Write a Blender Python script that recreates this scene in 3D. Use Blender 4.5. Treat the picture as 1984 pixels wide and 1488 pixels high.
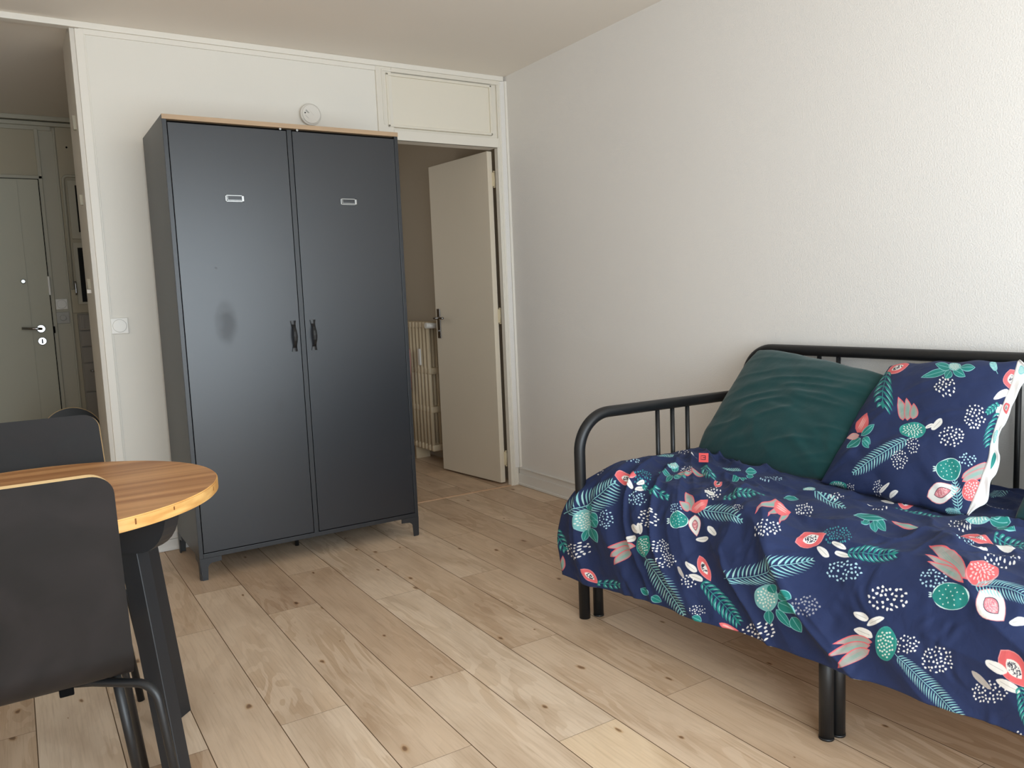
import bpy, bmesh, math, random
import numpy as np
from mathutils import Vector, Matrix
for o in list(bpy.data.objects): bpy.data.objects.remove(o, do_unlink=True)
SC = bpy.context.scene
COL = SC.collection
random.seed(7)

# ------------------------------------------------------------------ camera
CAM_POS = (-2.6534, -4.1958, 1.1810)
YAW, PITCH, ROLL, FPX = 0.5592, 0.1083, -0.0415, 1540.36
def cam_axes():
    f = Vector((math.sin(YAW)*math.cos(PITCH), math.cos(YAW)*math.cos(PITCH), -math.sin(PITCH)))
    r = Vector((math.cos(YAW), -math.sin(YAW), 0)); u = r.cross(f)
    r2 = math.cos(ROLL)*r+math.sin(ROLL)*u; u2 = -math.sin(ROLL)*r+math.cos(ROLL)*u
    return r2, u2, f
cam = bpy.data.cameras.new('camera'); camo = bpy.data.objects.new('camera', cam); COL.objects.link(camo)
_r, _u, _f = cam_axes()
M = Matrix((_r, _u, -_f)).transposed().to_4x4(); M.translation = Vector(CAM_POS)
camo.matrix_world = M
cam.sensor_fit = 'HORIZONTAL'; cam.sensor_width = 36.0; cam.lens = FPX*36.0/1984
cam.clip_start = 0.05
SC.camera = camo

# ------------------------------------------------------------------ light and exposure
world = bpy.data.worlds.new('daylight'); SC.world = world; world.use_nodes = True
bg = world.node_tree.nodes['Background']; bg.inputs[0].default_value = (0.80, 0.90, 1.0, 1); bg.inputs[1].default_value = 0.6
def area(name, loc, rot, sx, sy, power, color):
    l = bpy.data.lights.new(name, 'AREA'); l.shape = 'RECTANGLE'; l.size = sx; l.size_y = sy; l.energy = power; l.color = color
    o = bpy.data.objects.new(name, l); COL.objects.link(o); o.location = loc; o.rotation_euler = rot
    return o
# daylight entering by the wide window behind the camera
area('window_daylight', (-1.85, -5.24, 1.20), (math.radians(90), 0, 0), 3.0, 1.96, 115, (0.82, 0.925, 1.0))
# added fill lamp that brightens the dark room behind the open door
area('bedroom_fill', (-1.33, 1.1, 1.5), (0, math.radians(-90), 0), 0.9, 0.7, 1.7, (1.0, 0.97, 0.92))
SC.view_settings.view_transform = 'Standard'; SC.view_settings.look = 'None'
SC.view_settings.gamma = 1.0; SC.view_settings.use_curve_mapping = False
SC.view_settings.exposure = 0.31
SC.cycles.use_denoising = True
SC.cycles.max_bounces = 10; SC.cycles.diffuse_bounces = 7; SC.cycles.glossy_bounces = 4
SC.cycles.caustics_reflective = False; SC.cycles.caustics_refractive = False

# ------------------------------------------------------------------ helpers
def lin(c):
    return tuple(((x/255)/12.92 if x/255 <= 0.04045 else ((x/255+0.055)/1.055)**2.4) for x in c)
MATS = {}
def mat(name, rgb, rough=0.6, spec=0.5, metal=0.0, var=0.0, vscale=3.0, bump=0.0, bscale=200.0, bdist=0.002, stretch=None, sheen=0.0, coat=0.0):
    if name in MATS: return MATS[name]
    m = bpy.data.materials.new(name); m.use_nodes = True; nt = m.node_tree; N = nt.nodes; L = nt.links
    b = N['Principled BSDF']; c = lin(rgb)
    b.inputs['Base Color'].default_value = (*c, 1); b.inputs['Roughness'].default_value = rough
    b.inputs['Metallic'].default_value = metal; b.inputs['Specular IOR Level'].default_value = spec
    if sheen: b.inputs['Sheen Weight'].default_value = sheen
    if coat: b.inputs['Coat Weight'].default_value = coat
    tc = N.new('ShaderNodeTexCoord'); mp = N.new('ShaderNodeMapping'); L.new(tc.outputs['Object'], mp.inputs[0])
    if stretch: mp.inputs['Scale'].default_value = stretch
    n = N.new('ShaderNodeTexNoise'); n.inputs['Scale'].default_value = vscale; n.inputs['Detail'].default_value = 4
    L.new(mp.outputs[0], n.inputs['Vector'])
    mx = N.new('ShaderNodeMix'); mx.data_type = 'RGBA'; L.new(n.outputs['Fac'], mx.inputs[0])
    mx.inputs[6].default_value = (*[x*(1-var) for x in c], 1); mx.inputs[7].default_value = (*[min(1, x*(1+var)) for x in c], 1)
    L.new(mx.outputs[2], b.inputs['Base Color'])
    if bump:
        n2 = N.new('ShaderNodeTexNoise'); n2.inputs['Scale'].default_value = bscale; n2.inputs['Detail'].default_value = 3
        L.new(mp.outputs[0], n2.inputs['Vector'])
        bp = N.new('ShaderNodeBump'); bp.inputs['Strength'].default_value = bump; bp.inputs['Distance'].default_value = bdist
        L.new(n2.outputs['Fac'], bp.inputs['Height']); L.new(bp.outputs[0], b.inputs['Normal'])
    MATS[name] = m
    return m

def link(o, parent=None):
    COL.objects.link(o)
    if parent is not None: o.parent = parent
    return o
def tag(o, label=None, cat=None, group=None, kind=None):
    if label: o['label'] = label
    if cat: o['category'] = cat
    if group: o['group'] = group
    if kind: o['kind'] = kind
    return o
def empty(name, loc=(0, 0, 0), rz=0.0):
    o = bpy.data.objects.new(name, None); o.empty_display_size = 0.1; o.location = loc; o.rotation_euler = (0, 0, rz)
    return link(o)
def obj(name, bm, m, parent=None, smooth=False, loc=None):
    me = bpy.data.meshes.new(name)
    bmesh.ops.recalc_face_normals(bm, faces=bm.faces[:])
    bm.to_mesh(me); bm.free()
    for mm in (m if isinstance(m, (list, tuple)) else [m]): me.materials.append(mm)
    if smooth:
        for p in me.polygons: p.use_smooth = True
    o = bpy.data.objects.new(name, me)
    if loc: o.location = loc
    return link(o, parent)
def box(bm, x0, x1, y0, y1, z0, z1, bev=0.0, mi=0, M=None):
    x0, x1 = sorted((x0, x1)); y0, y1 = sorted((y0, y1)); z0, z1 = sorted((z0, z1))
    t = bmesh.new()
    vs = [t.verts.new(v) for v in ((x0,y0,z0),(x1,y0,z0),(x1,y1,z0),(x0,y1,z0),(x0,y0,z1),(x1,y0,z1),(x1,y1,z1),(x0,y1,z1))]
    for f in ((0,3,2,1),(4,5,6,7),(0,1,5,4),(1,2,6,5),(2,3,7,6),(3,0,4,7)): t.faces.new([vs[i] for i in f])
    if bev > 0: bmesh.ops.bevel(t, geom=t.edges[:], offset=bev, segments=2, affect='EDGES', profile=0.6)
    merge(bm, t, mi, M); return bm
def merge(bm, t, mi=0, M=None):
    if M is not None: bmesh.ops.transform(t, matrix=M, verts=t.verts[:])
    mp = {v: bm.verts.new(v.co) for v in t.verts}
    for f in t.faces:
        nf = bm.faces.new([mp[v] for v in f.verts]); nf.material_index = mi; nf.smooth = f.smooth
    t.free()
def B(*a, **k):
    return box(bmesh.new(), *a, **k)
def prism(bm, pts, axis, a0, a1, mi=0, bev=0.0, M=None):
    """extrude a 2D outline along axis; pts are the two other coordinates in order"""
    t = bmesh.new()
    def P(p, a): return {'x': (a, p[0], p[1]), 'y': (p[0], a, p[1]), 'z': (p[0], p[1], a)}[axis]
    v0 = [t.verts.new(P(p, a0)) for p in pts]; v1 = [t.verts.new(P(p, a1)) for p in pts]
    t.faces.new(v0); t.faces.new(list(reversed(v1)))
    for i in range(len(pts)):
        j = (i+1) % len(pts); t.faces.new((v0[i], v1[i], v1[j], v0[j]))
    bmesh.ops.recalc_face_normals(t, faces=t.faces[:])
    if bev: bmesh.ops.bevel(t, geom=t.edges[:], offset=bev, segments=2, affect='EDGES')
    merge(bm, t, mi, M); return bm
def cyl(bm, c, r, h, axis='z', seg=32, r2=None, mi=0, bev=0.0, M=None):
    t = bmesh.new()
    bmesh.ops.create_cone(t, cap_ends=True, segments=seg, radius1=r, radius2=r if r2 is None else r2, depth=h)
    if bev: bmesh.ops.bevel(t, geom=[e for e in t.edges if e.calc_face_angle(0) > 0.8], offset=bev, segments=3, affect='EDGES')
    R = {'z': Matrix(), 'x': Matrix.Rotation(math.pi/2, 4, 'Y'), 'y': Matrix.Rotation(math.pi/2, 4, 'X')}[axis]
    bmesh.ops.transform(t, matrix=Matrix.Translation(c) @ R, verts=t.verts[:])
    for f in t.faces: f.smooth = len(f.verts) == 4
    merge(bm, t, mi, M); return bm
def rounded(pts, radii, n=8):
    """polyline with arcs at the inner corners"""
    out = [Vector(pts[0])]
    for i in range(1, len(pts)-1):
        a, b, c = Vector(pts[i-1]), Vector(pts[i]), Vector(pts[i+1]); r = radii[i-1] if isinstance(radii, (list, tuple)) else radii
        d1 = (a-b).normalized(); d2 = (c-b).normalized(); ang = d1.angle(d2)
        k = min(r/math.tan(ang/2), (a-b).length*0.49, (c-b).length*0.49); r = k*math.tan(ang/2)
        cen = b + (d1+d2).normalized()*(r/math.sin(ang/2))
        p0 = b+d1*k; p1 = b+d2*k; v0 = p0-cen; v1 = p1-cen; th = v0.angle(v1)
        for j in range(n+1):
            t = j/n; out.append(cen + (v0*math.sin((1-t)*th)+v1*math.sin(t*th))/math.sin(th))
    out.append(Vector(pts[-1])); return out
def tube(bm, pts, r, seg=16, mi=0, caps=True):
    pts = [Vector(p) for p in pts]; rings = []; n = None
    for i, p in enumerate(pts):
        d = (pts[min(i+1, len(pts)-1)]-pts[max(i-1, 0)]).normalized()
        if n is None:
            n = d.orthogonal().normalized()
        n = (n-d*n.dot(d)).normalized(); b = d.cross(n)
        rr = r[i] if isinstance(r, (list, tuple)) else r
        rings.append([bm.verts.new(p+(n*math.cos(2*math.pi*k/seg)+b*math.sin(2*math.pi*k/seg))*rr) for k in range(seg)])
    for a, c in zip(rings, rings[1:]):
        for k in range(seg):
            f = bm.faces.new((a[k], a[(k+1) % seg], c[(k+1) % seg], c[k])); f.smooth = True; f.material_index = mi
    if caps:
        bm.faces.new(list(reversed(rings[0]))).material_index = mi; bm.faces.new(rings[-1]).material_index = mi
    return bm
def struct(name, bm, m, parent=None, smooth=False):
    o = obj(name, bm, m, parent, smooth)
    if parent is None: o['kind'] = 'structure'
    return o
def grid_mesh(name, P, mats, parent=None, UV=None, back=None, closed=False):
    """P: (n,m,3) array of points"""
    n, m, _ = P.shape
    verts = P.reshape(-1, 3).tolist(); faces = []
    for i in range(n-1):
        for j in range(m-1):
            faces.append((i*m+j, i*m+j+1, (i+1)*m+j+1, (i+1)*m+j))
    me = bpy.data.meshes.new(name); me.from_pydata(verts, [], faces)
    if UV is not None:
        uvl = me.uv_layers.new(name='UVMap'); q = UV.reshape(-1, 2)
        idx = np.empty(len(me.loops), dtype=np.int32); me.loops.foreach_get('vertex_index', idx)
        uvl.data.foreach_set('uv', q[idx].astype(np.float32).ravel())
    me.polygons.foreach_set('use_smooth', [True]*len(me.polygons))
    for x in mats: me.materials.append(x)
    o = bpy.data.objects.new(name, me)
    return link(o, parent)
# ---- cloth surfaces, as plain numpy so that the print can be laid out on them ----
def vnoise(x, y, seed=0):
    """smooth value noise in [-1,1] on arrays"""
    xi = np.floor(x).astype(int); yi = np.floor(y).astype(int)
    fx = x - xi; fy = y - yi
    fx = fx*fx*(3-2*fx); fy = fy*fy*(3-2*fy)
    def h(a, b):
        n = (a*374761393 + b*668265263 + seed*1442695041) & 0xffffffff
        n = ((n ^ (n >> 13))*1274126177) & 0xffffffff
        return ((n ^ (n >> 16)) & 0xffff)/32767.5 - 1
    return (h(xi, yi)*(1-fx)+h(xi+1, yi)*fx)*(1-fy) + (h(xi, yi+1)*(1-fx)+h(xi+1, yi+1)*fx)*fy

def ridge(v):
    return (1-np.abs(v))**2.2

def smooth(a, b, x):
    t = np.clip((x-a)/(b-a), 0, 1)
    return t*t*(3-2*t)

DUVET_LEN, DUVET_ARC = 2.16, 1.42
def duvet_points(t, s):
    """t in 0..1 along the bed from its far end, s in 0..1 from the back over the top and down the front"""
    t, s = np.broadcast_arrays(np.asarray(t, float), np.asarray(s, float))
    y0 = -1.985 - 2.06*t                                  # on top
    # profile: back edge -> front edge -> hem
    ztop = 0.548 + 0.010*np.sin(y0*3.1+1.0) + 0.012*np.exp(-((y0+1.99)/0.16)**2)
    zhem = np.interp(-y0, [1.84, 1.98, 2.10, 2.3, 2.62, 2.85, 3.1, 3.35, 3.6, 4.1],
                     [0.165, 0.155, 0.160, 0.190, 0.212, 0.220, 0.238, 0.252, 0.262, 0.28])
    xb, xf, R = -0.10, -0.80, 0.20
    l1 = xb-xf; l2 = R*math.pi/2; 
    xh = xf-R                                             # plane of the hanging part
    l3 = (ztop-R)-zhem
    L = l1+l2+l3
    a = s*L
    X = np.where(a < l1, xb-a, 0.0); Z = np.where(a < l1, ztop, 0.0)
    ph = np.clip((a-l1)/R, 0, math.pi/2)
    m = (a >= l1) & (a < l1+l2)
    X = np.where(m, xf-R*np.sin(ph), X); Z = np.where(m, ztop-R+R*np.cos(ph), Z)
    m = a >= l1+l2
    X = np.where(m, xh, X); Z = np.where(m, ztop-R-(a-l1-l2), Z)
    nx = np.where(a < l1, 0, np.where(a < l1+l2, -np.sin(ph), -1.0))
    nz = np.where(a < l1, 1, np.where(a < l1+l2, np.cos(ph), 0.0))
    # the far end flares out over the post where it hangs
    hang = smooth(l1, l1+l2+0.12, a)
    low = smooth(0.30, 0.12, Z)
    flare = (0.165*hang - 0.05*hang*low)*np.exp(-t/0.10)
    Y = y0 + flare
    X = X - 0.012*hang*low
    # folds: run down the front, gathered from the top left
    u = t*2.06; v = a
    rr = np.hypot(u-0.16, (v-0.18)*0.55)
    ang = np.arctan2(v-0.18, u-0.16+0.35)
    w1 = vnoise(ang*7.4+3.1+0.35*vnoise(u*3, v*3, 31), rr*1.2+4, 3); w2 = vnoise(ang*17.0+1.7+0.5*vnoise(u*4, v*4, 32), rr*2.4, 5)
    front = smooth(l1-0.30, l1+0.10, a)
    right = np.clip(u/1.2, 0, 1)
    amp = (0.040*(1-0.35*right))*(1-0.45*smooth(0.35, 0.15, Z))*front*smooth(0.0, 0.2, rr)
    d = amp*(ridge(w1)-0.45) + 0.65*amp*(ridge(w2)-0.4)
    diag = vnoise((u*0.75-v*0.65)*9.0, (u+v)*1.6, 9)
    d += 0.009*(ridge(diag)-0.4)*(0.35+0.65*front)
    top = 1-smooth(l1-0.05, l1+0.22, a)
    cr = vnoise(u*7+2*vnoise(u*3, v*3, 2), v*15, 11)
    cr2 = vnoise(u*17+v*5, v*11-u*6, 12)
    gath = np.exp(-(((u-0.22)/0.30)**2+((v-0.42)/0.32)**2))
    g2 = vnoise(ang*11, rr*3+8, 21)
    d += top*(0.014*(ridge(cr)-0.4) + 0.006*cr2) + gath*0.022*(ridge(g2)-0.35)
    fine = vnoise(u*34+3*vnoise(u*9, v*9, 6), v*30, 14)
    d += 0.0030*fine
    d *= smooth(-0.01, 0.05, t)*0.85+0.15
    X = X + nx*d; Z = Z + nz*d
    return np.stack([X, Y, Z], -1), np.stack([u+0.0*a, a], -1)

def cushion_front(c, bulge, lean_n, sag=0.0, seed=1, wr=0.006, flat=2.6, pinch=0.035, rnd_=0.05, edge=0.03):
    """front face of a cushion: c = corners BL, BR, TR, TL (world); returns f(u,v)->points with side=+1 front/-1 back"""
    c = np.asarray(c, float); n = np.asarray(lean_n, float); n = n/np.linalg.norm(n)
    def f(u, v, side=1):
        u, v = np.broadcast_arrays(np.asarray(u, float), np.asarray(v, float))
        U = 2*u-1; V = 2*v-1
        # edges draw in between the corners
        U2 = U*(1-pinch*(1-V*V))*(1-rnd_*V**4)*1.0; V2 = V*(1-pinch*(1-U*U))*(1-rnd_*U**4)
        V2 = V2+0.5*edge*vnoise(u*7+seed, 0*u+seed, seed+30)*np.abs(V)**3; U2 = U2+0.5*edge*vnoise(v*6+seed, 0*v, seed+31)*np.abs(U)**3
        uu = (U2+1)/2; vv = (V2+1)/2
        P = ((1-uu)*(1-vv))[..., None]*c[0] + (uu*(1-vv))[..., None]*c[1] + (uu*vv)[..., None]*c[2] + ((1-uu)*vv)[..., None]*c[3]
        e = (1-np.abs(U)**flat)*(1-np.abs(V)**flat)
        h = bulge*np.maximum(e, 0)**0.55
        wn = vnoise(u*5+seed, v*9+2*vnoise(u*3, v*3, seed), seed+1)
        wn2 = vnoise(u*11+v*7, v*10-u*5, seed+4)
        r1 = np.minimum(np.hypot(U+1, V+1), np.hypot(U-1, V-1)); r2 = np.minimum(np.hypot(U-1, V+1), np.hypot(U+1, V-1))
        a1 = np.arctan2(V+1.25, U+1.25); a2 = np.arctan2(V+1.25, 1.25-U)
        cw = vnoise(a1*9+seed, r1*1.5, seed+9)*np.exp(-(r1/0.8)**2) + vnoise(a2*9+seed*2, r2*1.5, seed+12)*np.exp(-(r2/0.8)**2)
        long_ = vnoise(u*2.2+v*2.5+seed, v*11-u*4+1.5*vnoise(u*2, v*2, seed+41), seed+40)
        h = h + np.maximum(e, 0)**0.45*(wr*0.8*cw + 0.35*wr*wn + 0.2*wr*wn2 + 0.75*wr*(ridge(long_)-.35)*(0.35+0.65*(1-v)))
        h = h - sag*np.exp(-((u-.5)/.22)**2-((v-.8)/.3)**2)*np.maximum(e, 0)**.3
        return P + ((1 if side > 0 else -.45)*h)[..., None]*n
    return f

GREEN_C = [(-0.450, -1.975, 0.548), (-0.450, -2.625, 0.535), (-0.125, -2.625, 0.860), (-0.120, -2.015, 0.945)]
PILLOW_C = [(-0.480, -2.575, 0.540), (-0.500, -3.065, 0.535), (-0.135, -3.010, 0.935), (-0.125, -2.590, 0.900)]
green_front = cushion_front(GREEN_C, 0.070, (-0.70, -0.15, 0.70), 0.0, 3, 0.013, 2.6, 0.0, 0.055, 0.035)
pillow_front = cushion_front(PILLOW_C, 0.060, (-0.75, -0.05, 0.66), 0.0, 7, 0.011, 3.0, 0.0, 0.02, 0.05)
PRINT_DUVET = [
('dots',-0.03,0.799,[2.6,-0.31,3.24,2.31],[22,10,22,'w']),
('dots',0.174,0.956,[1.54,-0.59,0.6,1.59],[13,18,26,'b']),
('dots',0.074,1.113,[2.37,-1.13,-0.2,1.94],[20,16,26,'w']),
('dots',0.044,0.7,[0.91,-1.54,3.49,2.83],[14,8,16,'b']),
('dots',0.024,0.422,[1.75,-0.92,3.07,3.23],[14,8,18,'w']),
('dots',0.219,0.604,[1.51,-0.98,3.15,3.19],[12,9,20,'w']),
('dots',0.186,0.768,[0.59,-1.47,2.56,2.2],[18,14,34,'t']),
('dots',0.249,0.856,[1.3,-0.79,1.51,1.64],[18,14,26,'b']),
('dots',0.334,0.901,[2.14,-0.52,1.09,1.53],[16,20,28,'w']),
('dots',0.406,0.843,[1.54,-0.67,1.4,1.68],[11,9,18,'b']),
('dots',0.424,0.968,[1.66,-0.47,0.6,1.41],[16,14,26,'w']),
('dots',0.456,1.001,[1.8,-0.49,0.36,1.42],[18,14,30,'w']),
('dots',0.54,1.041,[1.45,-0.34,0.32,1.43],[16,12,18,'w']),
('dots',0.579,1.116,[1.4,-0.34,0.25,1.41],[17,9,22,'w']),
('dots',0.779,1.114,[2.22,-0.94,-0.25,1.64],[28,17,30,'w']),
('dots',0.469,0.463,[1.21,-1.1,2.88,3.46],[22,8,26,'b']),
('dots',0.617,0.784,[2.12,-0.04,1.79,1.97],[10,6,14,'w']),
('dots',0.754,0.823,[0.83,-0.84,1.2,1.53],[30,15,30,'w']),
('dots',0.945,0.983,[1.15,-0.3,0.34,1.16],[28,20,34,'g']),
('dots',1.006,0.868,[1.37,-0.35,0.57,1.37],[34,20,36,'b']),
('dots',0.922,0.753,[1.26,-0.48,1.82,2.71],[28,17,60,'t']),
('dots',1.139,0.906,[1.17,-0.36,0.5,1.24],[40,24,34,'w']),
('dots',0.728,0.635,[1.08,-0.92,2.65,3.43],[18,12,28,'w']),
('dots',0.72,0.472,[0.96,-1.16,2.64,3.62],[20,10,22,'w']),
('dots',1.208,0.996,[1.16,-0.36,0.2,1.08],[26,18,30,'w']),
('dots',1.279,1.009,[1.03,-0.32,0.08,1.15],[32,26,44,'w']),
('dots',1.102,0.489,[1.22,-0.23,2.14,3.94],[24,9,20,'w']),
('dots',1.2,0.645,[0.42,-1.48,2.16,3.79],[22,8,18,'b']),
('dots',1.312,0.698,[0.81,-0.61,1.59,3.25],[34,14,26,'w']),
('dots',1.223,0.828,[1.16,-0.23,0.59,1.31],[28,18,28,'b']),
('dots',1.389,1.04,[1.08,-0.45,-0.01,1.16],[34,22,44,'w']),
('dots',1.434,1.126,[0.98,-0.43,0.02,1.11],[36,16,36,'w']),
('dots',0.457,0.726,[1.57,-0.66,2.57,2.76],[16,12,20,'w']),
('dots',0.88,0.49,[1.01,-0.91,2.47,3.76],[18,8,16,'w']),
('palm',0.072,0.913,[2.22,-0.63,1.2,1.63],[-43.0,31.5,43.0,-31.5,34,8]),
('pomL',0.086,0.995,[1.8,-0.72,0.4,1.88],[16,22]),
('leaf',0.094,0.941,[2.53,-0.77,0.95,1.62],[-1.5,5.0,1.5,-5.0,8,'T']),
('leaf',0.127,0.966,[2.49,-0.91,0.51,1.68],[-7.5,-6.0,7.5,6.0,9,'T']),
('leaf',0.136,0.986,[2.58,-1.06,0.33,1.77],[-4.0,-7.0,4.0,7.0,9,'T']),
('leaf',0.099,1.047,[1.71,-0.69,0.2,1.91],[3.5,-11.5,-3.5,11.5,7,'T']),
('leaf',0.135,1.029,[2.74,-1.32,-0.0,1.99],[-8.0,-14.5,8.0,14.5,9,'T']),
('fern',0.004,1.097,[2.05,-0.93,0.06,1.98],[-11.5,-23.0,11.5,23.0,13]),
('papaya',0.141,0.798,[2.11,-0.55,2.63,2.11],[-19.5,2.5,19.5,-2.5,9]),
('white',0.186,0.822,[2.17,-0.48,1.8,1.7],[-3.0,-6.0,3.0,6.0,7]),
('white',0.206,0.796,[0.79,-1.21,1.52,1.58],[-6.5,3.0,6.5,-3.0,6]),
('white',0.225,0.817,[0.79,-1.15,1.77,1.78],[-9.0,1.0,9.0,-1.0,6]),
('fern',0.282,0.806,[2.05,-0.47,2.14,2.05],[-22.5,-8.0,22.5,8.0,10]),
('leaf',0.205,0.693,[1.26,-1.18,3.29,3.07],[12.5,5.5,-12.5,-5.5,6,'T']),
('leaf',0.261,0.724,[1.63,-0.8,3.24,3.04],[6.5,-5.0,-6.5,5.0,7,'T']),
('leaf',0.282,0.706,[1.19,-1.18,3.27,3.09],[-5.0,-6.0,5.0,6.0,8,'T']),
('leaf',0.265,0.673,[0.94,-1.45,3.26,3.08],[-8.0,-6.0,8.0,6.0,9,'T']),
('leaf',0.185,0.625,[0.83,-1.65,3.26,3.05],[-2.0,9.0,2.0,-9.0,7,'T']),
('pomL',0.163,0.613,[0.94,-1.57,3.27,3.06],[12,8]),
('palm',0.03,0.526,[1.11,-1.53,3.31,3.04],[19.0,-4.0,-19.0,4.0,12,-3]),
('white',0.134,0.482,[1.06,-1.56,3.21,3.13],[-4.5,-6.5,4.5,6.5,4]),
('petal',0.249,0.637,[1.17,-1.27,3.21,3.15],[-16.5,2.0,16.5,-2.0,5]),
('petal',0.281,0.607,[1.22,-1.21,3.16,3.21],[-16.0,-9.5,16.0,9.5,5]),
('fern',0.283,0.57,[1.26,-1.19,3.12,3.24],[-8.0,-17.0,8.0,17.0,14]),
('papaya',0.414,0.655,[1.13,-1.17,3.09,3.27],[-5.5,8.0,5.5,-8.0,7]),
('white',0.448,0.73,[1.48,-0.75,2.63,2.8],[-9.0,-3.0,9.0,3.0,4]),
('fern',0.572,0.711,[0.92,-1.16,2.84,3.04],[-41.0,-4.0,41.0,4.0,10]),
('leaf',0.408,0.565,[1.16,-1.16,3.03,3.33],[8.0,-8.0,-8.0,8.0,7,'T']),
('leaf',0.424,0.549,[0.79,-1.54,3.06,3.24],[0.0,-9.0,0.0,9.0,8,'T']),
('leaf',0.397,0.483,[0.96,-1.42,3.01,3.32],[-8.0,-4.0,8.0,4.0,8,'T']),
('leaf',0.364,0.442,[1.15,-1.27,2.98,3.37],[-11.0,-1.0,11.0,1.0,6,'T']),
('palm',0.287,0.459,[1.26,-1.21,3.04,3.32],[-19.0,-6.0,19.0,6.0,8,0]),
('palm',0.556,0.818,[2.15,-0.22,1.35,1.8],[-44.0,-7.0,44.0,7.0,24,-8]),
('petal',0.409,0.789,[1.54,-0.73,1.76,2.06],[6.5,19.0,-6.5,-19.0,9]),
('petal',0.418,0.817,[0.87,-1.1,1.46,1.84],[10.0,8.0,-10.0,-8.0,8]),
('coral',0.462,0.795,[1.81,-0.52,1.35,1.77],[-16.0,12.0,16.0,-12.0,10]),
('pomG',0.439,0.875,[1.27,-0.71,1.02,1.55],[18,17]),
('wpapaya',0.491,0.867,[1.85,-0.54,1.03,1.72],[-1.5,-21.0,1.5,21.0,10]),
('white',0.568,0.871,[2.04,-0.42,1.06,1.64],[-7.0,-8.0,7.0,8.0,8]),
('white',0.542,0.905,[2.11,-0.51,0.61,1.6],[-11.0,1.5,11.0,-1.5,7]),
('white',0.3,0.949,[2.47,-0.68,0.24,1.61],[-7.0,-7.0,7.0,7.0,9]),
('white',0.32,0.942,[2.1,-0.61,0.54,1.53],[-2.0,-10.0,2.0,10.0,7]),
('white',0.287,0.985,[2.42,-0.82,0.17,1.77],[-6.0,3.0,6.0,-3.0,8]),
('pomG2',0.344,0.993,[2.93,-0.99,-0.01,1.73],[13,21]),
('petal',0.254,1.025,[2.26,-0.83,0.15,1.79],[22.0,0.0,-22.0,0.0,8]),
('petal',0.249,1.049,[1.47,-0.39,0.4,1.61],[26.5,-9.0,-26.5,9.0,9]),
('petal',0.257,1.064,[1.46,-0.39,0.42,1.58],[23.5,-15.0,-23.5,15.0,8]),
('palm',0.441,1.087,[3.05,-1.28,-0.49,1.94],[-37.5,-55.5,37.5,55.5,22,0]),
('papaya',0.12,1.181,[1.53,-0.53,0.04,1.67],[-17.5,-14.0,17.5,14.0,8]),
('fern',0.197,1.176,[2.49,-1.07,-0.22,1.82],[-21.0,-2.5,21.0,2.5,10]),
('petal',0.004,1.189,[2.06,-0.83,-0.31,1.87],[-2.0,16.0,2.0,-16.0,5]),
('leaf',0.349,1.142,[2.42,-0.92,0.17,1.55],[9.0,5.5,-9.0,-5.5,8,'T']),
('leaf',0.401,1.148,[1.99,-0.67,0.02,1.62],[-10.0,-5.0,10.0,5.0,8,'T']),
('white',0.538,1.0,[1.48,-0.39,0.33,1.49],[-11.0,-9.0,11.0,9.0,8]),
('white',0.559,1.026,[1.55,-0.4,0.22,1.48],[-13.0,-5.0,13.0,5.0,8]),
('gray',0.509,1.022,[1.72,-0.48,0.3,1.46],[-5.0,-10.0,5.0,10.0,4]),
('papaya',0.575,0.993,[1.52,-0.44,0.41,1.55],[-11.0,-25.0,11.0,25.0,9]),
('fern',0.644,1.076,[1.51,-0.4,0.22,1.42],[-37.0,-39.0,37.0,39.0,20]),
('coral',0.68,1.134,[1.46,-0.4,0.31,1.31],[-19.0,-8.0,19.0,8.0,5]),
('leaf',0.58,1.141,[1.53,-0.43,0.18,1.44],[-9.0,-5.0,9.0,5.0,8,'T']),
('petal',0.689,0.733,[-0.01,-1.97,2.51,2.83],[30.5,-1.5,-30.5,1.5,6]),
('petal',0.715,0.738,[0.13,-1.87,2.26,2.69],[16.0,-8.0,-16.0,8.0,6]),
('petal',0.742,0.738,[0.27,-1.83,2.31,2.97],[10.0,-11.0,-10.0,11.0,6]),
('coral',0.706,0.699,[-0.05,-2.31,2.55,3.17],[-17.0,-11.5,17.0,11.5,9]),
('leaf',0.632,0.57,[0.9,-1.26,2.82,3.48],[-15.0,-3.0,15.0,3.0,9,'T']),
('palm',0.729,0.522,[0.96,-1.13,2.66,3.61],[-31.0,-19.0,31.0,19.0,14,0]),
('pomL',0.609,0.453,[1.31,-0.81,2.71,3.59],[12,6]),
('palm',0.782,0.93,[2.17,-0.44,0.16,1.32],[-60.0,32.0,60.0,-32.0,34,12]),
('pomL',0.807,1.007,[1.72,-0.57,-0.03,1.52],[24,26]),
('leaf',0.828,0.975,[2.15,-0.64,-0.24,1.5],[-5.0,-9.0,5.0,9.0,10,'T']),
('leaf',0.877,0.979,[2.43,-0.79,-0.48,1.52],[-13.5,-5.0,13.5,5.0,12,'T']),
('leaf',0.886,1.008,[2.42,-0.96,-0.58,1.71],[-19.0,-12.0,19.0,12.0,12,'T']),
('leaf',0.864,1.046,[1.63,-0.54,0.02,1.41],[-14.5,-18.0,14.5,18.0,9,'T']),
('leaf',0.906,1.049,[2.03,-0.83,-0.25,1.57],[-10.0,-15.0,10.0,15.0,10,'T']),
('leaf',0.815,1.06,[1.86,-0.68,-0.0,1.45],[-1.5,-14.0,1.5,14.0,11,'T']),
('papaya',0.866,0.794,[1.31,-0.52,1.19,1.93],[-30.5,7.5,30.5,-7.5,14]),
('white',0.924,0.828,[1.37,-0.41,0.87,1.61],[-10.0,-9.0,10.0,9.0,9]),
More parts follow.
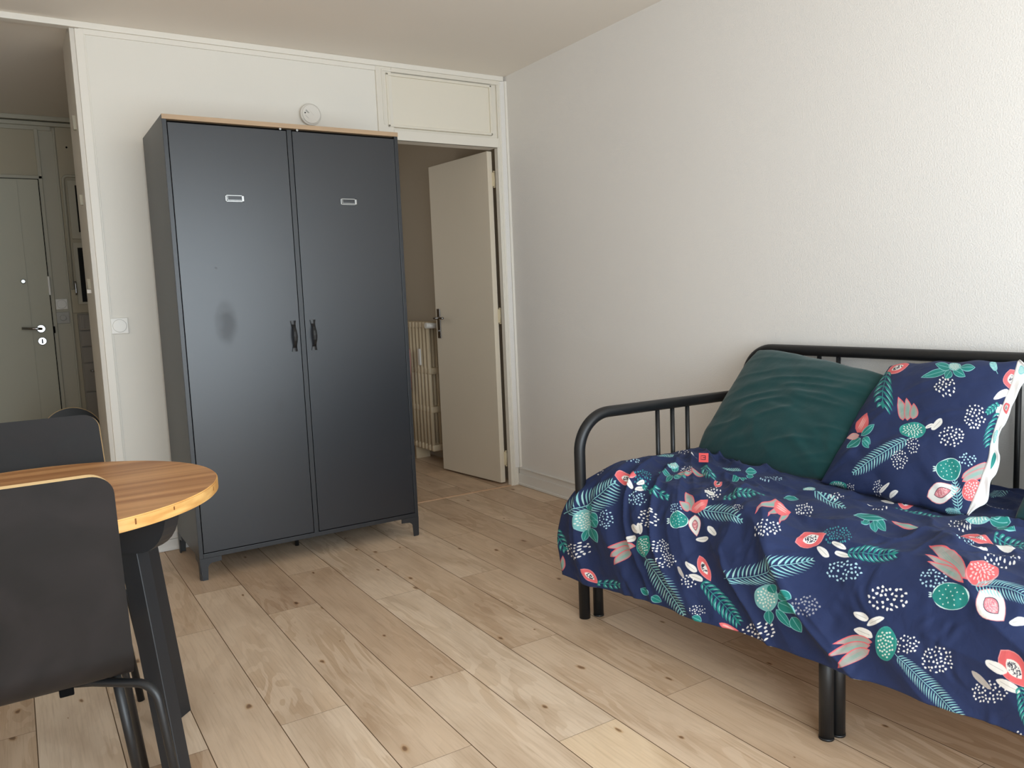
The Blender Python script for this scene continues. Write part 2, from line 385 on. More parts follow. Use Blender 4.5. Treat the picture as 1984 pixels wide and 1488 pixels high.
('white',0.953,0.795,[1.34,-0.36,0.98,1.69],[-13.0,-6.0,13.0,6.0,7]),
('white',0.978,0.821,[1.34,-0.37,0.86,1.59],[-14.0,-4.0,14.0,4.0,7]),
('fern',1.045,0.792,[1.02,-0.62,0.87,1.64],[-49.0,-7.0,49.0,7.0,20]),
('leaf',0.932,0.643,[0.72,-1.22,2.51,3.68],[8.0,-6.0,-8.0,6.0,9,'T']),
('leaf',0.961,0.646,[0.62,-1.35,2.24,3.39],[-2.0,-11.0,2.0,11.0,10,'T']),
('leaf',0.971,0.629,[0.95,-0.84,1.64,2.52],[-8.0,-10.0,8.0,10.0,9,'T']),
('leaf',0.913,0.593,[1.18,-0.57,2.49,3.75],[-33.0,-6.0,33.0,6.0,6,'T']),
('petal',1.031,0.59,[1.03,-0.65,2.33,3.85],[-40.0,-8.0,40.0,8.0,4]),
('fern',0.962,0.448,[0.92,-0.97,2.33,3.83],[-44.5,-10.0,44.5,10.0,9]),
('papaya',0.891,0.389,[0.88,-1.15,2.37,3.79],[-16.0,-3.0,16.0,3.0,8]),
('white',0.853,0.489,[0.96,-1.01,2.5,3.72],[-11.0,-2.0,11.0,2.0,4]),
('white',0.841,0.398,[1.12,-0.82,2.43,3.79],[-12.0,-4.0,12.0,4.0,5]),
('pomL',1.113,0.427,[0.93,-0.78,2.1,3.97],[26,9]),
('leaf',1.156,0.395,[0.76,-1.08,2.0,3.98],[-21.5,-1.0,21.5,1.0,10,'T']),
('leaf',1.135,0.359,[0.83,-0.99,2.01,3.99],[-15.0,3.0,15.0,-3.0,7,'T']),
('leaf',1.202,0.458,[0.97,-0.55,1.98,4.04],[-19.0,-5.0,19.0,5.0,10,'T']),
('papaya',1.194,0.577,[1.04,-0.4,2.07,3.99],[-34.0,-8.0,34.0,8.0,10]),
('fern',1.256,0.547,[0.73,-0.92,1.96,4.02],[-32.0,-9.0,32.0,9.0,12]),
('white',1.243,0.667,[0.6,-1.12,2.08,3.92],[-16.0,-5.0,16.0,5.0,7]),
('white',1.278,0.618,[0.9,-0.53,1.98,4.04],[-19.0,-4.0,19.0,4.0,7]),
('petal',1.226,0.77,[1.22,-0.05,0.83,1.57],[37.5,33.5,-37.5,-33.5,16]),
('petal',1.23,0.794,[1.17,-0.15,0.79,1.54],[38.0,27.0,-38.0,-27.0,9]),
('petal',1.239,0.805,[1.17,-0.16,0.7,1.42],[35.5,19.0,-35.5,-19.0,9]),
('pomC',1.317,0.79,[0.79,-0.53,0.8,1.54],[33,24]),
('pomG',1.276,0.862,[1.18,-0.19,0.39,1.12],[35,27]),
('wpapaya',1.366,0.862,[0.83,-0.37,0.43,1.1],[-25.0,-31.0,25.0,31.0,26]),
('palm',1.382,0.832,[0.94,-0.26,0.33,1.0],[-63.0,-19.0,63.0,19.0,30,-14]),
('white',1.424,0.879,[0.8,-0.35,0.39,1.07],[-17.0,2.0,17.0,-2.0,12]),
('white',1.088,0.967,[1.37,-0.42,0.23,1.22],[-13.5,-6.0,13.5,6.0,10]),
('white',1.126,0.967,[1.35,-0.42,0.21,1.18],[-15.0,7.0,15.0,-7.0,9]),
('white',1.099,1.004,[1.41,-0.49,0.05,1.29],[-17.0,-7.0,17.0,7.0,11]),
('pomG2',1.159,1.011,[1.35,-0.48,0.1,1.18],[21,34]),
('petal',1.074,1.037,[1.34,-0.44,0.1,1.23],[37.0,-1.0,-37.0,1.0,10]),
('petal',1.066,1.059,[1.2,-0.34,0.17,1.18],[45.0,-12.0,-45.0,12.0,10]),
('petal',1.077,1.077,[1.13,-0.3,0.21,1.15],[38.5,-21.0,-38.5,21.0,12]),
('palm',1.27,1.077,[1.01,-0.31,0.1,1.12],[-73.0,-66.0,73.0,66.0,26,0]),
('papaya',1.436,0.973,[0.95,-0.32,0.1,1.01],[-28.0,-38.0,28.0,38.0,22]),
('white',1.402,0.981,[1.01,-0.35,0.11,1.04],[-20.0,-11.0,20.0,11.0,13]),
('white',1.427,1.011,[1.0,-0.38,0.03,1.09],[-22.0,-12.0,22.0,12.0,12]),
('gray',1.371,1.021,[1.08,-0.42,0.05,1.12],[-18.0,-17.0,18.0,17.0,8]),
('fern',1.462,1.049,[0.9,-0.33,0.07,1.03],[-12.0,-45.0,12.0,45.0,20]),
('leaf',1.003,1.137,[1.74,-0.76,-0.07,1.4],[-3.0,-5.0,3.0,5.0,6,'T']),
]
PRINT_PILLOW = [
('papaya',0.063,0.034,[2.55,0.38,2.48,3.15],[-23.0,9.0,23.0,-9.0,9]),
('white',-0.021,0.039,[3.15,0.99,1.9,2.88],[-7.0,11.0,7.0,-11.0,5]),
('fern',0.073,0.13,[3.02,0.72,2.2,2.88],[6.5,-32.0,-6.5,32.0,18]),
('leaf',0.248,0.077,[2.0,-0.04,1.42,2.4],[27.0,-7.5,-27.0,7.5,8,'T']),
('leaf',0.258,0.039,[1.89,-0.21,2.08,3.04],[16.0,4.0,-16.0,-4.0,8,'T']),
('leaf',0.302,0.083,[1.95,0.12,1.24,2.43],[5.0,-8.0,-5.0,8.0,9,'T']),
('leaf',0.337,0.076,[1.86,0.1,1.22,2.45],[-12.0,-6.0,12.0,6.0,9,'T']),
('leaf',0.356,0.053,[1.88,0.1,1.61,2.9],[-15.0,1.0,15.0,-1.0,7,'T']),
('pomL',0.301,0.039,[2.04,0.22,2.25,3.59],[12,8]),
('dots',0.312,0.131,[1.78,-0.05,0.98,2.09],[20,18,26,'w']),
('palm',0.433,0.029,[1.53,-0.29,1.04,2.55],[4.0,9.0,-4.0,-9.0,10,0]),
('papaya',0.498,0.069,[1.12,-0.72,0.36,1.6],[-5.0,-22.0,5.0,22.0,16]),
('white',0.487,0.127,[1.08,-0.66,0.48,1.51],[-14.0,8.0,14.0,-8.0,9]),
('white',0.506,0.138,[0.72,-1.22,0.42,1.27],[-9.0,10.0,9.0,-10.0,9]),
('white',0.496,0.173,[0.96,-0.85,0.33,1.43],[-5.0,10.0,5.0,-10.0,9]),
('dots',0.506,0.109,[0.76,-1.06,0.34,1.32],[10,8,20,'t']),
('fern',0.498,0.235,[0.9,-0.88,0.28,1.37],[9.0,-32.0,-9.0,32.0,22]),
('fern',0.48,0.179,[1.17,-0.62,0.41,1.52],[11.0,-9.0,-11.0,9.0,8]),
('dots',0.441,0.219,[1.4,-0.36,0.56,1.64],[20,24,34,'w']),
('petal',0.19,0.218,[1.85,-0.13,0.82,1.81],[5.0,23.5,-5.0,-23.5,9]),
('petal',0.214,0.219,[1.95,-0.03,0.84,1.83],[1.0,22.5,-1.0,-22.5,8]),
('petal',0.24,0.225,[1.9,-0.04,0.81,1.81],[-1.0,16.0,1.0,-16.0,8]),
('pomG2',0.268,0.291,[1.74,-0.16,0.85,1.81],[26,15]),
('white',0.319,0.273,[1.67,-0.17,0.76,1.77],[-7.0,3.5,7.0,-3.5,5]),
('white',0.34,0.264,[1.64,-0.19,0.78,1.8],[-9.0,10.0,9.0,-10.0,9]),
('dots',0.397,0.297,[1.45,-0.29,0.44,1.53],[24,20,34,'w']),
('palm',0.196,0.389,[1.76,-0.22,0.67,1.62],[54.0,-33.0,-54.0,33.0,22,0]),
('dots',0.291,0.342,[1.62,-0.24,0.65,1.61],[12,16,24,'w']),
('dots',0.265,0.392,[1.64,-0.3,0.62,1.53],[16,18,34,'w']),
('coral',0.064,0.274,[2.77,0.43,1.29,2.21],[-10.0,19.0,10.0,-19.0,10]),
('leaf',0.108,0.306,[2.31,0.07,1.15,2.02],[-13.0,11.5,13.0,-11.5,7,'T']),
('leaf',0.127,0.347,[2.01,-0.15,1.02,1.86],[-7.0,-6.0,7.0,6.0,9,'T']),
('leaf',0.075,0.356,[2.59,0.14,1.64,2.25],[14.0,-9.0,-14.0,9.0,9,'T']),
('leaf',0.048,0.326,[2.98,0.39,1.56,2.29],[12.0,-4.0,-12.0,4.0,6,'p']),
('leaf',0.131,0.36,[1.98,-0.17,0.84,1.72],[-6.0,-7.0,6.0,7.0,6,'T']),
('pomG',0.419,0.392,[1.31,-0.36,0.48,1.45],[25,22]),
('dots',0.457,0.354,[1.16,-0.42,0.45,1.49],[17,13,18,'b']),
('petal',0.48,0.373,[1.03,-0.53,0.39,1.43],[-26.0,16.5,26.0,-16.5,9]),
('petal',0.486,0.381,[0.95,-0.6,0.36,1.4],[-30.0,14.0,30.0,-14.0,9]),
('pomC',0.49,0.432,[0.93,-0.57,0.34,1.32],[22,22]),
('wpapaya',0.42,0.456,[1.43,-0.29,0.32,1.2],[-31.0,10.0,31.0,-10.0,18]),
('palm',0.46,0.457,[1.22,-0.26,0.42,1.33],[4.0,31.0,-4.0,-31.0,16,0]),
('palm',0.461,0.496,[1.39,-0.08,0.1,1.05],[15.0,3.5,-15.0,-3.5,10,0]),
('pomG2',0.067,0.5,[2.02,-0.31,-0.02,1.21],[19,9]),
('dots',0.121,0.495,[2.04,-0.41,0.06,1.2],[8,9,14,'w']),
('white',0.242,0.479,[1.86,-0.39,0.19,1.21],[-9.0,9.0,9.0,-9.0,5]),
('dots',0.218,0.482,[1.81,-0.29,0.18,1.26],[8,16,22,'w']),
('white',0.276,0.485,[1.74,-0.33,0.08,1.09],[-7.0,6.0,7.0,-6.0,7]),
]
# ------------------------------------------------------------------ the printed cotton: drawn here by the script, motif by motif
NAVY = (35, 47, 84); WHITE = (232, 230, 226); TEAL = (38, 132, 126); LTEAL = (136, 196, 198); CORAL = (224, 104, 108)
PINK = (236, 150, 152); GREY = (160, 160, 158); LBLUE = (176, 212, 224); DTEAL = (28, 96, 104); DARK = (34, 34, 52)
class Cloth:
    def __init__(s, w, h, res, ground=NAVY):
        s.W = int(w/res); s.H = int(h/res); s.res = res; s.w = w; s.h = h
        s.a = np.zeros((s.H, s.W, 3), np.float32); s.a[:] = ground
    def poly(s, P, col):
        """filled outline (metres) with soft edges"""
        P = np.asarray(P, float)/s.res
        x0, y0 = np.floor(P.min(0)).astype(int)-1; x1, y1 = np.ceil(P.max(0)).astype(int)+2
        x0 = max(x0, 0); y0 = max(y0, 0); x1 = min(x1, s.W); y1 = min(y1, s.H)
        if x1 <= x0 or y1 <= y0 or (x1-x0)*(y1-y0) > 900000: return
        K = 3
        xs = (np.arange((x1-x0)*K)+.5)/K+x0; ys = (np.arange((y1-y0)*K)+.5)/K+y0
        X, Y = np.meshgrid(xs, ys); ins = np.zeros(X.shape, bool)
        for i in range(len(P)):
            ax, ay = P[i]; bx, by = P[(i+1) % len(P)]
            if ay == by: continue
            c = ((Y >= ay) != (Y >= by)) & (X < (bx-ax)*(Y-ay)/(by-ay)+ax)
            ins ^= c
        cov = ins.reshape(y1-y0, K, x1-x0, K).mean((1, 3))[..., None]
        s.a[y0:y1, x0:x1] = s.a[y0:y1, x0:x1]*(1-cov)+np.array(col, np.float32)*cov
    def image(s, name):
        im = bpy.data.images.new(name, s.W, s.H, alpha=False)
        buf = np.ones((s.H, s.W, 4), np.float32); buf[..., :3] = np.clip(s.a/255, 0, 1)
        im.pixels.foreach_set(buf.ravel()); im.update(); im.pack()
        return im
def motif(cl, kind, u, v, J, q, rnd):
    J = np.array(J).reshape(2, 2)/1000; O = np.array([u, v])
    def put(P, col): cl.poly(np.asarray(P)@J+O, col)
    def frame(A, Bp, side=1):
        A = np.array(A, float); Bp = np.array(Bp, float); d = Bp-A; L = np.hypot(*d); d = d/L; n = np.array([-d[1], d[0]])*side
        return A, d, n, L
    def lens(A, Bp, w, col, bend=0.0, power=0.8, n=9):
        A, d, nn, L = frame(A, Bp); up = []; dn = []
        for i in range(n+1):
            t = i/n; h = w/2*math.sin(math.pi*t**power)**0.85 if 0 < t < 1 else 0; c = bend*L*math.sin(math.pi*t)
            up.append(A+d*t*L+nn*(h+c)); dn.append(A+d*t*L+nn*(-h+c))
        put(up+dn[::-1], col)
    def line(A, Bp, w, col): 
        A, d, nn, L = frame(A, Bp); put([A-nn*w/2, Bp-nn*w/2, Bp+nn*w/2, A+nn*w/2], col)
    def blob(c, rx, ry, col, wob=0.08, n=26, rot=0):
        ph = rnd.uniform(0, 6.28); c = np.array(c, float); P = []
        for i in range(n):
            a = 2*math.pi*i/n; r = 1+wob*math.sin(3*a+ph)+wob*.6*math.sin(5*a+ph*2)
            x, y = rx*r*math.cos(a), ry*r*math.sin(a); P.append(c+[x*math.cos(rot)-y*math.sin(rot), x*math.sin(rot)+y*math.cos(rot)])
        put(P, col)
    if kind == 'dots':
        rx, ry, n, c = q; col = {'w': WHITE, 'b': LBLUE, 't': (62, 150, 158), 'g': (150, 150, 158)}[c]; pts = []; tries = 0
        md = math.sqrt(math.pi*rx*ry/n)*0.82
        while len(pts) < n and tries < 900:
            tries += 1; a = rnd.uniform(0, 6.28); r = math.sqrt(rnd.random()); x, y = rx*r*math.cos(a), ry*r*math.sin(a)
            if all(math.hypot(x-m, (y-k)) > md for m, k in pts): pts.append((x, y))
        for x, y in pts: blob((x, y), md*rnd.uniform(.36, .48), md*rnd.uniform(.28, .40), col, 0.12, 9, rnd.uniform(0, 3))
    elif kind == 'palm':
        ax, ay, bx, by, w, bend = q; A, d, nn, L = frame((ax, ay), (bx, by)); n = max(9, int(L/6.2)); pr = None
        for i in range(n+1):
            t = i/n; c = A+d*t*L+nn*bend*math.sin(math.pi*t)
            if pr is not None: line(pr, c, 1.5, LTEAL)
            pr = c
            if i == 0: continue
            h = w*0.74*(math.sin(math.pi*min(1, t*.86+.12))**.6)
            for sgn in (1, -1):
                e = c + d*h*0.75 + nn*sgn*h
                lens(c-d*1.5, e, 2.5, LTEAL if (i % 3) else (160, 208, 206), 0.06*sgn, .7, 5)
        line(A-d*5, A, 1.3, LTEAL)
    elif kind == 'fern':
        ax, ay, bx, by, w = q; A, d, nn, L = frame((ax, ay), (bx, by)); n = max(4, int(L/10))
        line(A, A+d*L*.95, 1.2, (60, 150, 150))
        for i in range(n+1):
            t = i/n; c = A+d*t*L*.92; h = w*(.85+.6*math.sin(math.pi*t))
            for sgn in (1, -1):
                e = c+d*h*.7+nn*sgn*h*.62
                lens(c, e, 5.0, TEAL, 0.10*sgn); lens(c+(e-c)*.3, c+(e-c)*.8, 1.8, LTEAL, .1*sgn)
        lens(A+d*L*.85, A+d*L*1.05, 5, TEAL)
    elif kind == 'leaf':
        ax, ay, bx, by, w, c = q; a = np.array((ax, ay)); b = np.array((bx, by)); out = LTEAL if c == 'T' else PINK
        lens(a, b, w*1.7+1.6, out); lens(a+(b-a)*.03, a+(b-a)*.96, w*1.7-.6, TEAL if c == 'T' else (206, 170, 168)); line(a, a+(b-a)*.85, .8, out)
    elif kind in ('pomL', 'pomG', 'pomG2', 'pomC'):
        rx, ry = q
        base = {'pomL': (122, 184, 186), 'pomG': TEAL, 'pomG2': (46, 144, 136), 'pomC': CORAL}[kind]; rim = {'pomL': (140, 198, 200), 'pomG': (206, 232, 226), 'pomG2': (70, 165, 155), 'pomC': PINK}[kind]
        dot = (232, 196, 196) if kind == 'pomC' else (222, 232, 224)
        blob((0, 0), rx, ry, rim, .03); blob((0, 0), rx-1.4, ry-1.4, base, .03)
        if kind == 'pomG':
            for k in range(3): lens((-rx*.98, (k-1)*3), (-rx-7, (k-1)*5), 3, rim)
        m = 16 if kind == 'pomG' else 34
        for k in range(m):
            a = k*2.399; r = math.sqrt((k+.5)/m)*.78
            x, y = rx*r*math.cos(a), ry*r*math.sin(a)
            sx = max(1.0, rx*(.05 if kind == 'pomG' else .095)); sy = max(.8, ry*(.05 if kind == 'pomG' else .07)); blob((x, y), sx, sy, dot, .1, 8, a)
    elif kind in ('papaya', 'wpapaya'):
        ax, ay, bx, by, w = q; a = np.array((ax, ay)); b = np.array((bx, by)); c = (a+b)/2
        rim, body, inner, seed = ((PINK, CORAL, WHITE, DARK) if kind == 'papaya' else (PINK, WHITE, (214, 130, 140), (240, 190, 190)))
        lens(a, b, w*2.2+1.6, rim, 0, .85); lens(a+(b-a)*.03, a+(b-a)*.97, w*2.2-.6, body, 0, .85)
        i0 = c+(a-c)*.52; i1 = c+(b-c)*.52; lens(i0, i1, w*1.15, inner if kind == 'papaya' else DARK, 0, .9)
        if kind != 'papaya': lens(c+(a-c)*.49, c+(b-c)*.49, w*1.05, inner, 0, .9)
        A, d, nn, L = frame(i0, i1)
        for k in range(int(10+L*w/14)):
            t = rnd.uniform(.16, .84); h = rnd.uniform(-.4, .4)*w*math.sin(math.pi*t); blob(A+d*t*L+nn*h, 1.1, .9, seed, .1, 7)
    elif kind in ('white', 'gray'):
        ax, ay, bx, by, w = q; a = np.array((ax, ay)); b = np.array((bx, by)); A, d, nn, L = frame(a, b)
        blob((a+b)/2, L/2+1, w*.75, WHITE if kind == 'white' else (178, 170, 164), .05, 20, math.atan2(d[1], d[0])); line(a+(b-a)*.15, a+(b-a)*.85, .7, GREY)
    elif kind in ('petal', 'coral'):
        ax, ay, bx, by, w = q; a = np.array((ax, ay)); b = np.array((bx, by)); A, d, nn, L = frame(a, b)
        lens(a, b, w*1.9+2.0, (226, 104, 112), .06, .75); f = (168, 158, 154) if kind == 'petal' else (226, 112, 114)
        lens(a+(b-a)*.04, a+(b-a)*.93, w*1.9-1.2, f, .06, .75)
        for k in (-1, 0, 1):
            s_ = a+(b-a)*.15+nn*k*w*.25+nn*.05*L*.5; e_ = a+(b-a)*.78+nn*k*w*.2+nn*.05*L
            lens(s_, e_, 1.6, (126, 170, 160) if kind == 'petal' else (238, 176, 172))
def print_cloth(name, w, h, res, prints, extra, seed, ground=NAVY):
    cl = Cloth(w, h, res, ground); rnd = random.Random(seed)
    for k, u, v, J, q in prints: motif(cl, k, u, v, J, q, rnd)
    # the repeat goes on where the cloth turns out of sight
    kinds = [('palm', [-45, 8, 45, -8, 28, 6]), ('pomG', [22, 18]), ('papaya', [-24, -8, 24, 8, 12]), ('fern', [-35, 0, 35, 5, 15]), ('dots', [26, 18, 28, 'w']), ('petal', [25, 0, -25, -6, 10]), ('white', [-11, 0, 11, 3, 9]), ('dots', [22, 16, 24, 'b']), ('pomL', [20, 20])]
    for (u0, u1, v0, v1) in extra:
        n = int((u1-u0)*(v1-v0)/0.011)
        for i in range(n):
            k, q = kinds[i % len(kinds)]; a = rnd.uniform(0, 6.28); s = 1.15
            motif(cl, k, rnd.uniform(u0, u1), rnd.uniform(v0, v1), [s*math.cos(a), s*math.sin(a), -s*math.sin(a), s*math.cos(a)], q, rnd)
    return cl.image(name)
def cloth_mat(name, im):
    m = bpy.data.materials.new(name); m.use_nodes = True; N = m.node_tree.nodes; L = m.node_tree.links; b = N['Principled BSDF']
    t = N.new('ShaderNodeTexImage'); t.image = im; t.interpolation = 'Linear'; t.extension = 'EXTEND'
    L.new(t.outputs[0], b.inputs['Base Color']); b.inputs['Roughness'].default_value = 0.75; b.inputs['Specular IOR Level'].default_value = 0.25
    b.inputs['Sheen Weight'].default_value = 0.03
    tc = N.new('ShaderNodeTexCoord'); n = N.new('ShaderNodeTexNoise'); n.inputs['Scale'].default_value = 26; n.inputs['Detail'].default_value = 5; n.inputs['Distortion'].default_value = 0.6
    L.new(tc.outputs['Object'], n.inputs['Vector']); bp = N.new('ShaderNodeBump'); bp.inputs['Strength'].default_value = 0.35; bp.inputs['Distance'].default_value = 0.008
    L.new(n.outputs['Fac'], bp.inputs['Height']); L.new(bp.outputs[0], b.inputs['Normal'])
    return m
# ------------------------------------------------------------------ materials
def weave_wall(name, rgb, sc=190, bd=0.004):
    return mat(name, rgb, 0.85, 0.25, var=0.025, vscale=1.3, bump=0.35, bscale=sc, bdist=bd)
M_WALL = weave_wall('painted_wallpaper', (232, 229, 225))
M_BACK = weave_wall('painted_wall', (231, 227, 218), 120, 0.0006)
M_CEIL = mat('ceiling_paint', (236, 229, 219), 0.9, 0.2, var=0.02, vscale=1.0, bump=0.2, bscale=90, bdist=0.0006)
M_HCEIL = M_CEIL
M_TRIM = mat('gloss_trim_paint', (228, 222, 210), 0.38, 0.5, var=0.02, vscale=4, bump=0.1, bscale=60)
M_WTRIM = mat('white_baseboard_paint', (226, 224, 220), 0.4, 0.5, var=0.015, vscale=4)
M_CTRIM = mat('creamy_trim_paint', (232, 227, 217), 0.45, 0.4, var=0.015, vscale=4)
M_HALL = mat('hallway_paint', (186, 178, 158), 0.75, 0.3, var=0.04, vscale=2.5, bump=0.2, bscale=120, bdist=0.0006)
M_HTRIM = mat('hallway_gloss_paint', (184, 180, 164), 0.5, 0.4, var=0.04, vscale=3)
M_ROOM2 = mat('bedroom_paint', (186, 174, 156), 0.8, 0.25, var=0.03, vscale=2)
M_DOORP = mat('cream_door_paint', (222, 210, 190), 0.55, 0.35, var=0.03, vscale=2.5, bump=0.08, bscale=40)
M_FDOOR = mat('front_door_paint', (190, 188, 172), 0.55, 0.35, var=0.04, vscale=2.5)
M_DARK = mat('charcoal_laminate', (28, 31, 37), 0.33, 0.66, var=0.10, vscale=2.2, bump=0.06, bscale=350, bdist=0.0004)
def smudge(m, spots, base, worn):
    N = m.node_tree.nodes; L = m.node_tree.links; b = N['Principled BSDF']; tc = N.new('ShaderNodeTexCoord'); acc = None
    nz = N.new('ShaderNodeTexNoise'); nz.inputs['Scale'].default_value = 24; nz.inputs['Detail'].default_value = 4; L.new(tc.outputs['Object'], nz.inputs['Vector'])
    for c, r in spots:
        mp = N.new('ShaderNodeMapping'); mp.vector_type = 'TEXTURE'; mp.inputs['Location'].default_value = c; mp.inputs['Scale'].default_value = r
        L.new(tc.outputs['Object'], mp.inputs[0]); g = N.new('ShaderNodeTexGradient'); g.gradient_type = 'SPHERICAL'; L.new(mp.outputs[0], g.inputs[0])
        if acc is None: acc = g.outputs['Fac']
        else:
            a = N.new('ShaderNodeMath'); a.operation = 'MAXIMUM'; L.new(acc, a.inputs[0]); L.new(g.outputs['Fac'], a.inputs[1]); acc = a.outputs[0]
    k = N.new('ShaderNodeMath'); k.operation = 'MULTIPLY'; L.new(acc, k.inputs[0]); L.new(nz.outputs['Fac'], k.inputs[1])
    mr = N.new('ShaderNodeMapRange'); L.new(k.outputs[0], mr.inputs[0]); mr.inputs[1].default_value = .05; mr.inputs[2].default_value = .35; mr.inputs[3].default_value = base; mr.inputs[4].default_value = worn
    L.new(mr.outputs[0], b.inputs['Roughness'])
smudge(M_DARK, [((-.335, -.26, 1.12), (.06, .2, .12)), ((-.128, -.26, .735), (.022, .2, .05)), ((.155, -.26, 1.045), (.022, .2, .007)), ((-.30, -.26, .26), (.02, .2, .03)), ((-.36, -.26, 1.36), (.008, .2, .008)), ((-.29, -.26, .20), (.012, .2, .03)), ((.11, -.26, 1.04), (.006, .2, .008))], .33, .44)
M_DARKE = mat('charcoal_edge', (34, 36, 40), 0.38, 0.55, var=0.08, vscale=5)
M_GAP = mat('black_gap', (8, 8, 9), 0.9, 0.1, var=0.1)
M_TOPW = mat('oak_effect_board', (178, 150, 120), 0.5, 0.4, var=0.16, vscale=7, stretch=(1.5, 18, 18))
M_CHROME = mat('chrome', (170, 170, 172), 0.12, 0.5, metal=1.0, var=0.03)
M_NICKEL = mat('brushed_nickel', (168, 168, 166), 0.3, 0.5, metal=1.0, var=0.05)
M_BLACKM = mat('black_powder_coat', (24, 25, 27), 0.42, 0.5, var=0.10, vscale=6, bump=0.05, bscale=500, bdist=0.0003)
M_TLEG = mat('table_black_paint', (34, 35, 38), 0.5, 0.45, var=0.08, vscale=4, bump=0.06, bscale=80)
M_PLAST = mat('white_plastic', (226, 222, 214), 0.35, 0.5, var=0.01)
M_PLASTG = mat('grey_plastic', (176, 174, 168), 0.45, 0.4, var=0.04)
M_GLASSK = mat('dark_pane', (22, 22, 22), 0.12, 0.6, var=0.1)
M_RAD = mat('radiator_enamel', (208, 190, 160), 0.45, 0.5, var=0.04, vscale=5)
M_GREEN = mat('dark_green_cotton', (16, 57, 58), 0.85, 0.2, var=0.14, vscale=9, bump=0.35, bscale=22, bdist=0.006, sheen=0.2)
M_TEALC = mat('teal_cotton', (22, 62, 66), 0.85, 0.2, var=0.12, vscale=9, bump=0.4, bscale=40, bdist=0.005, sheen=0.2)
M_SHEET = mat('white_cotton', (232, 230, 226), 0.85, 0.2, var=0.02, vscale=9, bump=0.3, bscale=60, bdist=0.003)
M_PLYE = mat('pale_ply_edge', (222, 190, 140), 0.55, 0.4, var=0.12, vscale=30, stretch=(1, 1, 14))
M_THRESH = mat('threshold_strip', (202, 166, 134), 0.5, 0.4, var=0.05)
M_CORALT = mat('coral_ribbon', (214, 84, 84), 0.7, 0.2, var=0.04)
M_TOWEL = mat('pink_towel', (186, 142, 132), 0.9, 0.1, var=0.15, vscale=30, bump=0.5, bscale=150)
M_STAIN = None

def shell_mat():
    m = bpy.data.materials.new('dark_laminate_shell'); m.use_nodes = True; N = m.node_tree.nodes; L = m.node_tree.links; b = N['Principled BSDF']
    tc = N.new('ShaderNodeTexCoord'); n = N.new('ShaderNodeTexNoise'); n.inputs['Scale'].default_value = 7; n.inputs['Detail'].default_value = 6; n.inputs['Distortion'].default_value = 0.8
    L.new(tc.outputs['Object'], n.inputs['Vector']); r = N.new('ShaderNodeValToRGB'); L.new(n.outputs['Fac'], r.inputs[0])
    r.color_ramp.elements[0].position = .35; r.color_ramp.elements[0].color = (*lin((25, 23, 23)), 1); r.color_ramp.elements[1].position = .68; r.color_ramp.elements[1].color = (*lin((37, 33, 33)), 1)
    L.new(r.outputs[0], b.inputs['Base Color']); rr = N.new('ShaderNodeMapRange'); L.new(n.outputs['Fac'], rr.inputs[0]); rr.inputs[3].default_value = .46; rr.inputs[4].default_value = .66
    L.new(rr.outputs[0], b.inputs['Roughness']); b.inputs['Specular IOR Level'].default_value = .28
    return m
M_SHELL = shell_mat()

def table_mat(edge=False):
    m = bpy.data.materials.new('pine_edge' if edge else 'striped_pine_top'); m.use_nodes = True; N = m.node_tree.nodes; L = m.node_tree.links; b = N['Principled BSDF']
    tc = N.new('ShaderNodeTexCoord'); mp = N.new('ShaderNodeMapping'); L.new(tc.outputs['Object'], mp.inputs[0])
    if edge:
        mp.inputs['Scale'].default_value = (9, 9, 60)
    else:
        mp.inputs['Rotation'].default_value = (0, 0, math.radians(-12)); mp.inputs['Scale'].default_value = (0.9, 22, 1)
    n = N.new('ShaderNodeTexNoise'); n.inputs['Scale'].default_value = 1.0; n.inputs['Detail'].default_value = 5; n.inputs['Roughness'].default_value = .45
    L.new(mp.outputs[0], n.inputs['Vector']); r = N.new('ShaderNodeValToRGB'); L.new(n.outputs['Fac'], r.inputs[0])
    a, c = ((206, 152, 86), (232, 186, 116)) if edge else ((160, 108, 66), (204, 152, 102))
    r.color_ramp.elements[0].position = .38; r.color_ramp.elements[0].color = (*lin(a), 1); r.color_ramp.elements[1].position = .62; r.color_ramp.elements[1].color = (*lin(c), 1)
    L.new(r.outputs[0], b.inputs['Base Color']); b.inputs['Roughness'].default_value = .42
    return m
M_TTOP = table_mat(); M_TEDGE = table_mat(True)

